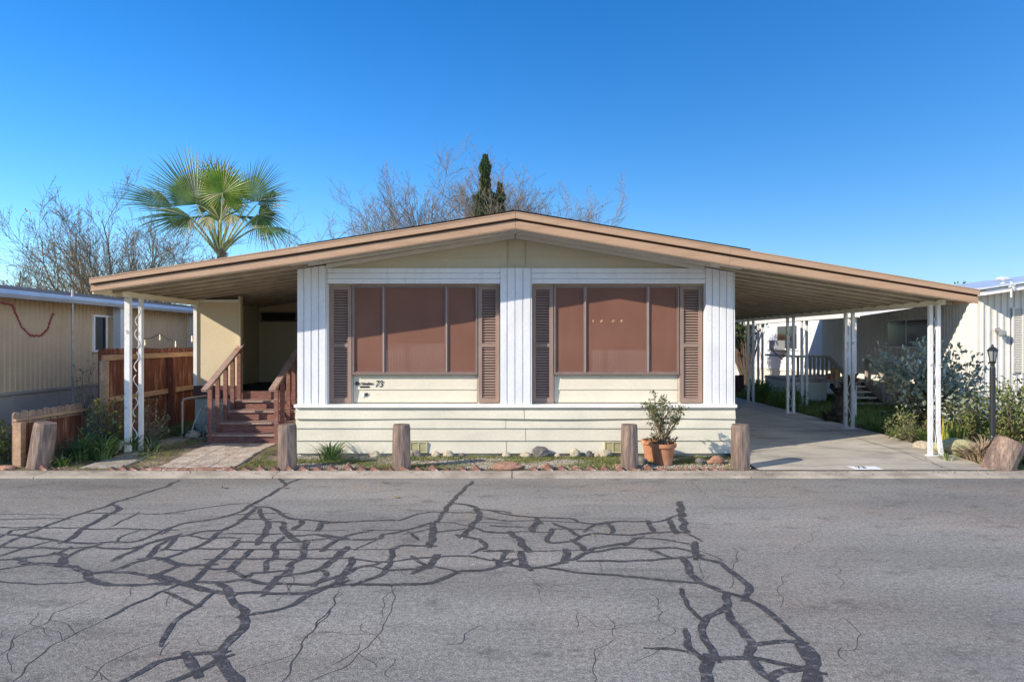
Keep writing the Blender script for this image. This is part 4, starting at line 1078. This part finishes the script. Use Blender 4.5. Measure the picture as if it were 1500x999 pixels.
# strappy plants
strap('strappy_plant', 'grey green strappy clump against the skirting right of the first bollard', (-2.55,9.6,.05), 110, .42, .016, mAga, 1.6)
strap('strappy_plant', 'bright yellow green strappy clump at the foot of the awning post', (-5.78,9.75,.09), 70, .40, .022, mAgaY, 1.1)
strap('strappy_plant', 'dull strappy clump just behind the awning post', (-5.25,9.95,.1), 40, .34, .016, mAga, 1.3, dry=.2)
strap('strappy_plant', 'small pale rosette of blades beside the leaning bollard', (-6.02,9.12,.06), 40, .22, .02, mAgaY, 1.2)
strap('strappy_plant', 'dark blades between the low fence and the leaning bollard', (-6.38,9.25,.06), 50, .36, .018, mAga, 1.2)
for i, (x, y, lab) in enumerate(((-6.12,9.85,'dark arching blades of the clump nearest the low picket fence'),(-6.0,9.5,'dark arching blades of the clump in front, by the leaning bollard'),(-5.7,9.5,'dark arching blades in the middle of the left bed'),(-6.05,10.2,'dark arching blades behind, below the yellowing bush'),(-5.62,10.05,'dark arching blades left of the awning post'))):
    strap('strappy_plant', lab, (x,y,.08), 95, .50, .019, mAga, 1.7, 'dark strappy clumps in the left bed')
for x, y, lab in ((-5.6,11.6,'green blades at the foot of the tall fence nearer the porch'),(-5.9,10.9,'green blades at the foot of the tall fence nearer the street')):
    strap('strappy_plant', lab, (x,y,.1), 120, .36, .02, mAga, 3.2, 'blades along the tall fence')
shrub('yellowing_bush', 'tangled dry bush with some yellow leaves between the two left fences', (-6.1,10.3,.1), (-6.05,10.25,.62), (.42,.35,.38), 60, 520, .06, .035, mBush, mTwig, .007, clump=.3, extra=(mYlw,.22))
shrub('thorny_rose', 'thin pale thorny bush with green ties climbing the tall fence post', (-6.75,10.6,.1), (-6.55,10.5,1.0), (.28,.25,.55), 34, 120, .05, .03, mOlive, mTwig, .007, clump=.3)
shrub('dry_bush', 'grey dry bush right of the awning post against the tall fence', (-5.55,10.5,.1), (-5.5,10.5,.5), (.25,.25,.36), 40, 320, .045, .02, mOlive, mTwig, .005, clump=.3, extra=(mDry,.35))
shrub('hedge_bush', 'yellow and green bush at the far left edge of the picture', (-7.15,9.3,.08), (-7.1,9.3,.42), (.36,.3,.32), 40, 1300, .045, .03, mYel, mBark, .006, clump=.5, extra=(mYlw,.35))
# pipe and hose
m = MB().tube([(-5.48,11.35,.1),(-5.48,11.35,.71),(-5.465,11.35,.745),(-5.43,11.4,.76),(-5.26,11.9,.775)], .02, 8); tag(obj('pipe_rail', m, mPipe, loc=(-5.48,11.35,.1)), 'bent grey pipe standing left of the porch steps', 'pipe')
hs_ = thing('garden_hose', 'pale green hose coiled on a tap stand left of the steps', 'hose', (-5.1,11.4,.1)); m = MB()
for k in range(4):
    pts = [Vector((-5.02+.17*math.cos(a)*(1+.1*k), 11.45+.03*k, .40+.25*math.sin(a)+.02*k)) for a in [i*math.pi/10+k for i in range(21)]]; m.tube(pts, .009, 5)
m.tube([(-5.2,11.4,.6),(-5.3,11.38,.35),(-5.33,11.3,.13),(-5.0,11.2,.115),(-4.9,11.1,.115)], .009, 5); obj('hose_coil', m, mHose, hs_)
m = MB().tube([(-5.16,11.42,.1),(-5.16,11.42,.62)], .016, 6).tube([(-5.24,11.42,.60),(-5.05,11.42,.60)], .014, 6).tube([(-5.06,11.42,.60),(-5.0,11.35,.66)], .012, 6); obj('tap', m, mPipe, hs_)

# right side planting
shrub('eucalyptus_shrub', 'large blue green leaved shrub behind the front carport post', (7.2,11.6,.12), (7.0,11.5,1.13), (.98,.7,.66), 70, 3400, .10, .055, mGlau, mTwigD, .012, clump=.42, bias=.2)
shrub('low_bush', 'low pale green twiggy bush left of the front carport post', (6.35,10.9,.12), (6.3,10.9,.38), (.36,.3,.28), 55, 620, .05, .028, mBush, mTwig, .005, clump=.35, extra=(mYel,.35))
shrub('leafy_bush', 'yellow green leafy bush right of the lamp post at the picture edge', (7.5,10.2,.1), (7.55,10.2,.68), (.62,.5,.58), 60, 3000, .055, .035, mYel, mBark, .008, clump=.5, extra=(mBush,.4))
shrub('leafy_bush', 'duller green bush just left of the lamp post', (7.05,10.5,.1), (7.0,10.5,.52), (.36,.36,.40), 40, 900, .055, .03, mBush, mBark, .007, clump=.4, extra=(mYel,.4))
shrub('ground_bush', 'low green growth below and right of the tilted bollard', (6.9,9.25,.05), (6.95,9.25,.2), (.36,.2,.17), 30, 900, .04, .026, mBush, mBark, .004, clump=.6, extra=(mYel,.4))
m = MB()
for i in range(26):
    a = rnd.uniform(-1,1); m.mi = 1 if rnd.random() < .25 else 0; d = Vector((a*.35, rnd.uniform(-.2,.2), 0)); m.blade(Vector((6.5+rnd.uniform(-.14,.14),10.05+rnd.uniform(-.08,.08),.2)), d, (0,0,1), rnd.uniform(.22,.42), .04, .15)
tag(obj('flax_plant', m, [mAgaY, mYlw], loc=(6.5,10.05,.2)), 'upright yellow green flax blades in the mossy stone planter', 'plant')
m = MB().rock((6.45,9.95,.16),.34,.16,.15,3,3); tag(obj('stone_planter', m, mMoss, loc=(6.45,9.95,.1)), 'mossy yellow stone planter beside the front carport post', 'planter')
strap('dry_plant', 'withered brown strappy clump in front of the lamp post', (6.47,9.45,.06), 150, .42, .02, mDry, 1.6)
strap('dry_plant', 'smaller withered clump spilling over the stone planter', (6.75,9.75,.08), 90, .40, .02, mDry, 1.2, dry=.5)
strap('strappy_plant', 'small green blades at the foot of the front carport post', (6.05,9.5,.06), 26, .17, .014, mAgaY, 1.2)
shrub('fern', 'shaded green undergrowth beneath the blue green shrub', (7.1,11.9,.12), (7.1,12.0,.45), (.8,.5,.32), 50, 1200, .05, .03, mTree, mBark, .006, clump=.5)
# lamp post
lp = thing('lamp_post', 'black lamp post with small lantern among the right hand bushes', 'lamp post', (6.75,9.6,.06))
LX = (1454-750)*9.6/1000
m = MB().lathe((LX,9.6,.06), [(.05,0),(.05,.2),(.033,.22),(.033,.30),(.042,.31),(.036,.33),(.036,1.28),(.028,1.30),(.028,1.34),(.045,1.36),(.03,1.38)], 14); obj('pole', m, mBlack, lp)
m = MB().lathe((LX,9.6,1.435), [(.035,0),(.062,.15),(.0,.15)], 6); obj('lantern_glass', m, mLGlass, lp)
m = MB()
for j in range(6):
    a = math.pi*j/3; m.bar((LX+.037*math.cos(a),9.6+.037*math.sin(a),1.435),(LX+.065*math.cos(a),9.6+.065*math.sin(a),1.59),.008,.008)
m.lathe((LX,9.6,1.585), [(.08,0),(.05,.035),(.02,.055),(.012,.085),(.0,.09)], 6); m.lathe((LX,9.6,1.42), [(.04,0),(.045,.015)], 6); obj('lantern_cap', m, mBlack, lp)
# palm stump
pb = Vector((6.45,13.55,.12)); m = MB(); ax = Vector((.30,0,.9)); m.tube([pb, pb+ax*.35, pb+ax*.7, pb+ax], [.20,.17,.12,.09], 10)
for i in range(150):
    t = rnd.random(); a = rnd.uniform(0,6.283); r = .20-.11*t; p = pb+ax*t+Vector((math.cos(a)*r*.9, math.sin(a)*r*.9, 0)); m.leaf(p, Vector((math.cos(a), math.sin(a), .9)), (0,0,1), rnd.uniform(.08,.16), .06)
for i in range(60):
    a = rnd.uniform(0,6.283); p = pb+Vector((math.cos(a)*.2, math.sin(a)*.15, rnd.uniform(0,.15))); m.leaf(p, Vector((math.cos(a), math.sin(a), .5)), (0,0,1), rnd.uniform(.1,.18), .07)
tag(obj('palm_stump', m, mStump, loc=pb), 'short dark scaly palm trunk beside the second carport post', 'palm stump')

# house number painted on the driveway
zz = lambda y: dz(0, y)+.008
pn = thing('painted_number', 'white painted rectangle with black 73 at the driveway mouth', 'painted sign', (4.62,8.95,.06))
obj('paint_patch', MB().add([(4.44,8.83,.0585),(4.815,8.83,.0585),(4.815,9.06,zz(9.06)+.001),(4.44,9.06,zz(9.06)+.001)], [(0,1,2,3)]), mPlq, pn)
text('73', .13, Matrix.Translation((4.58,8.965,.0635)) @ Matrix.Diagonal((1.0,1.3,1,1)), pn, mInk, .1, 'number', .002, ext=.0005)

# ------------------------------------------------------------------ ground cover
def scatter(n, region, fn):
    for _ in range(n):
        x, y = region(); fn(x, y)
gm = MB()
def peb(x, y):
    s = rnd.uniform(.006,.014); z = gh(x,y)+.003; a = rnd.random()*3
    c, q = math.cos(a)*s, math.sin(a)*s*.8
    gm.add([(x-c,y-q,z),(x+q,y-c,z),(x+c,y+q,z),(x-q,y+c,z),(x,y,z+s*.9),(x,y,z-s*.4)], [(0,1,4),(1,2,4),(2,3,4),(3,0,4)])
def dens(x, y): return mnoise.noise(Vector((x*1.3, y*2.6, 4)))
def bed():
    while True:
        x, y = rnd.uniform(-3.3,3.1), rnd.uniform(8.93,9.95)
        if dens(x,y) > rnd.uniform(-.35,.25) or .0 < x < .9 and False: return x, y
scatter(7000, bed, peb)
def gpatch(): return rnd.gauss(.0,.55), rnd.uniform(8.93,9.4)
scatter(3000, gpatch, peb)
tag(obj('gravel', gm, mPebble), 'pale gravel strewn through the bed in front of the skirting', 'gravel', kind='stuff')
wm = MB()
def tuft(mb, h, w_=.006, k=3, mi2=0):
    def f(x, y):
        z = gh(x,y) if not (3.2 < x < 6.28) else dz(x,y)
        for _ in range(k):
            a = rnd.uniform(0,6.283); d = Vector((math.cos(a), math.sin(a), rnd.uniform(.4,2.2))).normalized(); mb.mi = 1 if rnd.random() < mi2 else 0
            p = Vector((x+rnd.uniform(-.015,.015), y+rnd.uniform(-.015,.015), z)); L = h*rnd.uniform(.5,1.3); s_ = Vector((-d.y,d.x,0)).normalized()*w_*.5
            mb.add([p-s_, p+s_, p+d*L], [(0,1,2)])
    return f
def bed2():
    while True:
        x, y = rnd.uniform(-3.6,3.1), rnd.uniform(8.92,9.9)
        if -dens(x,y) > rnd.uniform(-.3,.3): return x, y
scatter(9500, bed2, tuft(wm, .035, .007, 3, .55))
def lbed():
    while True:
        x, y = rnd.uniform(-7.4,-3.45), rnd.uniform(8.9,11.3)
        if -4.75 < x < -3.6 and y < 10.9: continue
        if mnoise.noise(Vector((x*2, y*2, 1))) > rnd.uniform(-.4,.3): return x, y
scatter(5200, lbed, tuft(wm, .035, .007, 3, .35))
def rbed(): return rnd.uniform(6.35,8.2), 8.9+abs(rnd.gauss(0,.35))
scatter(1100, rbed, tuft(wm, .05, .007, 3, .7))
tag(obj('weeds', wm, [mWeed, mGrass]), 'short dry and green weeds covering the beds along the kerb', 'weeds', kind='stuff')
lg = MB()
def rlawn(): return rnd.uniform(6.38,9.1), rnd.uniform(10.8,20)
scatter(9000, rlawn, tuft(lg, .16, .014, 3, .2))
def lside(): return rnd.uniform(-8.0,-5.7), rnd.uniform(10.4,14)
scatter(1500, lside, tuft(lg, .12, .01, 3, .1))
tag(obj('grass', lg, [mGrass, mAga]), 'long shaded grass between the carport and the white home', 'grass', kind='stuff')
# mounds of grass by the far carport posts
for i, (x, y, h, lab) in enumerate(((6.75,16.6,.42,'rounded grassy green shrub between the second and third carport posts'),(6.75,18.6,.5,'rounded grassy green shrub by the farthest carport posts'))):
    shrub('grassy_shrub', lab, (x,y,.12), (x,y,.34), (.42,.7,.28), 20, 1500, .14, .02, mGrass, mBark, .006, clump=.6, bias=1.2)
# fallen leaves
for i, (px, py, lab) in enumerate(((575,730,'curled yellow dead leaf lying on the asphalt'),(322,716,'small brown dead leaf on the asphalt below the paver walk'),(559,708,'dark dead leaf on the asphalt near the kerb'),(412,716,'dark curled leaf on the sealed crack near the kerb'))):
    p = RP(px, py); m = MB(); p.z = .006
    m.leaf(p, (1,.3,.25), (0,0,1), .07, .05); m.leaf(p+Vector((.02,.01,0)), (-.2,.9,.5), (1,0,.4), .05, .04)
    tag(obj('fallen_leaf', m, mYlw if i == 0 else mDry, loc=p), lab, 'leaf', 'fallen leaves')
dm = MB()
for _ in range(1500):
    x = rnd.uniform(-7.4,3.1); y = 8.84+abs(rnd.gauss(0,.28))
    if y < 9.9: dm.leaf(Vector((x,y,gh(x,y)+.008)), Vector((rnd.uniform(-1,1), rnd.uniform(-1,1), rnd.uniform(0,.4))), rdir(1), rnd.uniform(.02,.05), rnd.uniform(.01,.025))
for _ in range(700):
    x = rnd.uniform(-7.5,6.5); y = 8.6+abs(rnd.gauss(0,.12)) if rnd.random() < .6 else rnd.uniform(4,8.5)
    z = .024+(y-8.565)*.08 if y > 8.56 else .004
    if y > 8.82 or (y < 8.55 and rnd.random() < .8): continue
    dm.leaf(Vector((x,y,z+.003)), Vector((rnd.uniform(-1,1), rnd.uniform(-1,1), .12)), (0,0,1), rnd.uniform(.015,.05), rnd.uniform(.01,.025))
tag(obj('leaf_litter', dm, mDry), 'scattered bits of dead leaf along the kerb strip', 'leaf litter', kind='stuff')

# ------------------------------------------------------------------ trees
# fan palm
PY = 16.0; pc = P(322,368,PY)
pt = thing('fan_palm', 'fan palm with spiky green fronds rising behind the porch awning', 'palm tree', (pc.x, PY, .1))
tk = MB(); N = 22; tk.tube([(pc.x+.03*math.sin(i*.7), PY, .1+(pc.z-.25-.1)*i/N) for i in range(N+1)], [.13+.012*(i % 2) for i in range(N+1)], 12)
for i in range(90):
    a = rnd.uniform(0,6.283); z = pc.z-rnd.uniform(.0,.9); tk.leaf(Vector((pc.x+.12*math.cos(a),PY+.12*math.sin(a),z)), Vector((math.cos(a),math.sin(a),1.6)), (0,0,1), .15, .08)
obj('trunk', tk, mBark, pt)
def frond(hub, axis, nrm, Rr, span, mleaf, nseg=38, droop=.25, split=.5, stalk=None, dry=.04):
    hub = Vector(hub); ax_ = Vector(axis).normalized(); n_ = Vector(nrm); sd_ = ax_.cross(n_).normalized(); n_ = sd_.cross(ax_).normalized(); m = MB()
    da = span/nseg
    for i in range(nseg):
        a = -span/2+da*(i+.5); d = ax_*math.cos(a)+sd_*math.sin(a); t = d.cross(n_)
        L = Rr*(1-.42*(abs(a)/(span/2))**2)*rnd.uniform(.86,1.06); droop_ = droop*rnd.uniform(.6,1.9); m.mi = 1 if rnd.random() < dry else 0
        tip_w = rnd.uniform(-.03,.03); rows = []
        for k, f in enumerate((.03,.22,split,.72,.9,1.0)):
            r = L*f; hw = math.tan(da*.5)*min(r, L*split)*(1 if f <= split else max(.04, 1-(f-split)/(1-split)*.97))
            fold = (i % 2)*.012*r; c = hub+d*r+n_*fold+t*tip_w*max(0,f-split)*L+Vector((0,0,-1))*droop_*L*(max(0,f-.35)**2)*1.6-n_*0+n_*(-.10*L*abs(math.sin(a*.5))*f)
            rows.append((c-t*hw, c+n_*hw*.55, c+t*hw))
        vs = [p for r_ in rows for p in r_]; fs = []
        for k in range(len(rows)-1): q = 3*k; fs += [(q,q+1,q+4,q+3),(q+1,q+2,q+5,q+4)]
        m.add(vs, fs)
    o = obj('frond', m, [mleaf, mPalmD], pt)
    b = Vector(pc)-Vector((0,0,.12)); h = hub; mid = b.lerp(h,.5)+Vector((0,0,.12 if stalk is None else stalk))
    pts = [b.lerp(mid, k/5).lerp(mid.lerp(h, k/5), k/5) for k in range(6)]; obj('stalk', MB().tube(pts, [.035,.028,.024,.02,.017,.014], 6), mPalmS, o)
F = lambda px, py, dy=0: P(px, py, PY+dy)
frond(F(326,283,-.35), (.15,-.3,1), (0,-1,.1), .86, R(320), mPalmB, 46, .05, .55)
frond(F(288,300,.1), (-.42,.1,1), (.2,-1,.2), 1.68, R(150), mPalm, 46, .08, .45)
frond(F(254,304,.0), (-1,-.2,.42), (.3,-.7,.7), 1.55, R(74), mPalm, 24, .10, .5)
frond(F(280,318,-.3), (-.95,-.4,-.02), (.2,-.9,.3), 1.3, R(80), mPalm, 24, .22, .45)
frond(F(278,318,-.3), (-.35,-.4,-.9), (.2,-.9,.3), .7, R(110), mPalm, 20, .2, .4)
frond(F(364,296,.1), (.42,.1,.95), (-.3,-1,.1), 1.35, R(140), mPalm, 38, .10, .45)
frond(F(376,300,.1), (1,-.1,.42), (-.1,-.8,.6), 1.15, R(90), mPalm, 24, .2, .45)
frond(F(378,314,.2), (.7,.1,-.4), (.0,-1,.3), .8, R(220), mPalm, 36, .4, .45)
frond(F(392,333,-.1), (1,-.2,-.35), (.1,-.6,1), .95, R(110), mPalm, 24, .35, .4, stalk=.35)
frond(F(392,333,-.1), (-.4,-.3,-1), (.1,-1,.2), .55, R(120), mPalm, 14, .1, .3, stalk=.35)
frond(F(308,306,.15), (-.25,-.1,1), (.1,-1,.2), .68, R(220), mPalm, 34, .3, .45)
frond(F(338,304,.15), (.3,-.1,1), (-.1,-1,.2), .68, R(220), mPalm, 34, .3, .45)
frond(F(322,322,.1), (.0,-.2,1), (.0,-1,.2), .7, R(200), mPalm, 30, .15, .5, dry=.3)
frond(F(322,290,.7), (.1,.7,.9), (0,-.7,.8), 1.25, R(200), mPalm, 40, .15, .45)
frond(F(300,318,.6), (-.5,.8,.2), (0,-.3,1), 1.2, R(180), mPalm, 34, .4, .45)
frond(F(340,316,.6), (.6,.8,.1), (0,-.3,1), 1.2, R(180), mPalm, 34, .4, .45)
frond(F(306,318,-.3), (-.2,-.5,-.9), (0,-1,.3), .62, R(150), mPalm, 22, .3, .35, dry=.6)
frond(F(340,315,-.2), (.12,-.5,-.95), (0,-1,.3), .55, R(140), mPalm, 20, .3, .35, dry=.5)
frond(F(316,280,.3), (-.08,.15,1), (.1,-1,.2), 1.05, R(160), mPalm, 36, .08, .45)
# bare trees
def bare(label, base, H, spread, seed, mt_, lean=(0,0), leaves=0, nb=9, mleaf=None, dens_=1.0, tw=.009, low=.18):
    r = random.Random(seed); base = Vector(base); t = thing('bare_tree', label, 'tree', base, 'leafless trees behind the homes')
    m = MB(); tips = []; tr = MB()
    tr.tube([base, base+Vector((.03,.02,H*low*.6)), base+Vector((.0,.0,H*low))], [.2,.16,.14], 8); obj('trunk', tr, mBark, t)
    def grow(p, d, L, rad, lev):
        n = 7 if lev < 2 else 5; pts = [p]; q = p; dd = d; rs = [rad]
        for i in range(n):
            dd = (dd+Vector((r.gauss(0,.13), r.gauss(0,.13), r.gauss(0,.09)+.05*(1 if lev < 3 else .6)))).normalized(); q = q+dd*L/n; pts.append(q); rs.append(max(tw*.45, rad*(1-.72*(i+1)/n)))
        m.tube(pts, rs, 5 if lev < 2 else 3, cap=False)
        if lev >= 4: tips.append(q); return
        k = [9,8,6,5][lev]*dens_
        k = int(k)+(1 if r.random() < k-int(k) else 0)
        for j in range(k):
            f = .18+.8*(j+r.random())/k; idx = min(n-1, int(f*n)); b = pts[idx].lerp(pts[idx+1], f*n-idx)
            tang = (pts[idx+1]-pts[idx]).normalized(); side = tang.cross(Vector((r.gauss(0,1), r.gauss(0,1), r.gauss(0,1)))).normalized()
            cd = (tang*1.0+side*r.uniform(.5,.95)+Vector((0,0,.12))).normalized(); grow(b, cd, L*r.uniform(.38,.60)*(1.05-.35*f), max(tw*.6, rs[idx]*.55), lev+1)
    for i in range(nb):
        a = 2*math.pi*(i+r.random()*.7)/nb; out = r.uniform(.25,1.0)
        d = Vector((math.cos(a)*spread*out+lean[0], math.sin(a)*spread*out*.7+lean[1], 1.0*r.uniform(.8,1.1))).normalized(); L = H*(1-low)*r.uniform(.72,1.0)
        grow(base+Vector((0,0,H*low*r.uniform(.7,1))), d, L, .05, 1)
    obj('branches', m, mt_, t)
    if leaves:
        lm = MB()
        for _ in range(leaves):
            p = tips[r.randrange(len(tips))]
            if r.random() < .8 and p.z > base.z+H*.55: continue
            lm.leaf(p+Vector((r.gauss(0,.08), r.gauss(0,.08), r.gauss(0,.08))), (r.gauss(0,1), r.gauss(0,1), -.6), (0,0,1), .09, .06)
        obj('leaves', lm, mleaf or mYlw, t)
    return t
bare('big bare tree with last yellow leaves behind the left tan home', (-12.9,22.5,.1), 5.8, 1.15, 3, mTwigD, (-.15,0), 2600, 20, mYlw, 1.2, tw=.009)
bare('bare tree at the far left edge behind the tan home', (-17.4,24,.1), 4.6, .8, 13, mTwigD, (.0,0), 500, 12, tw=.007)
bare('thin bare tree right of the fan palm', (-7.4,24.5,.1), 5.7, .45, 5, mTwig, (.1,0), 0, 4, dens_=.8)
bare('wide pale bare tree behind the roof left of the cypress', (-2.4,24.5,.1), 6.9, 1.15, 21, mTwig, (-.1,0), 200, 26, dens_=1.3, tw=.009)
bare('pale bare tree behind the roof right of the ridge', (.1,26,.1), 7.0, 1.1, 34, mTwig, (.10,0), 500, 22, dens_=1.3, tw=.009)
# cypress
cb = Vector((-.93,23.6,.1)); t = thing('cypress', 'dark narrow evergreen rising among bare branches behind the ridge', 'tree', cb)
obj('trunk', MB().tube([cb, cb+Vector((0,0,7.4))], [.16,.03], 8), mBark, t); lm = MB()
for (cx, h0, h1, rr, n) in ((0,3,8.05,.46,6500),(.52,3,7.1,.33,2900),(-.28,3,6.0,.28,1200)):
    for _ in range(n):
        z = rnd.uniform(h0, h1); f = (z-h0)/(h1-h0); prof = rr*(1-f**2.6)*(.78+.35*math.sin(z*5.1+cx*9)+.2*math.sin(z*11.7)); a = rnd.uniform(0,6.283); q = prof*rnd.uniform(.45,1.35)
        lm.leaf(Vector((cb.x+cx+q*math.cos(a), cb.y+q*math.sin(a), z)), Vector((math.cos(a)*.6, math.sin(a)*.6, .9)), rdir(.5), rnd.uniform(.10,.19), .07)
obj('foliage', lm, mCyp, t)
# leafy trees far right
def leafy(label, base, c, r, n, mleaf=mTree, L=.14):
    return shrub('leafy_tree', label, base, c, r, 40, n, L, L*.6, mleaf, mBark, .05, 'tree', .45)
leafy('dark leafy tree behind the shed at the end of the carport', (8.0,23.2,.1), (7.75,23,2.25), (.75,.7,.42), 1500, mTree, .12)
leafy('distant round treetop behind the right hand home', (25.6,39,.1), (25.6,39,4.35), (1.0,1.0,.75), 900, mTree, .2)
leafy('low far tree seen above the right hand home beyond the carport', (15.5,38,.1), (15.5,38,2.7), (1.6,1,.7), 900, mBush, .2)
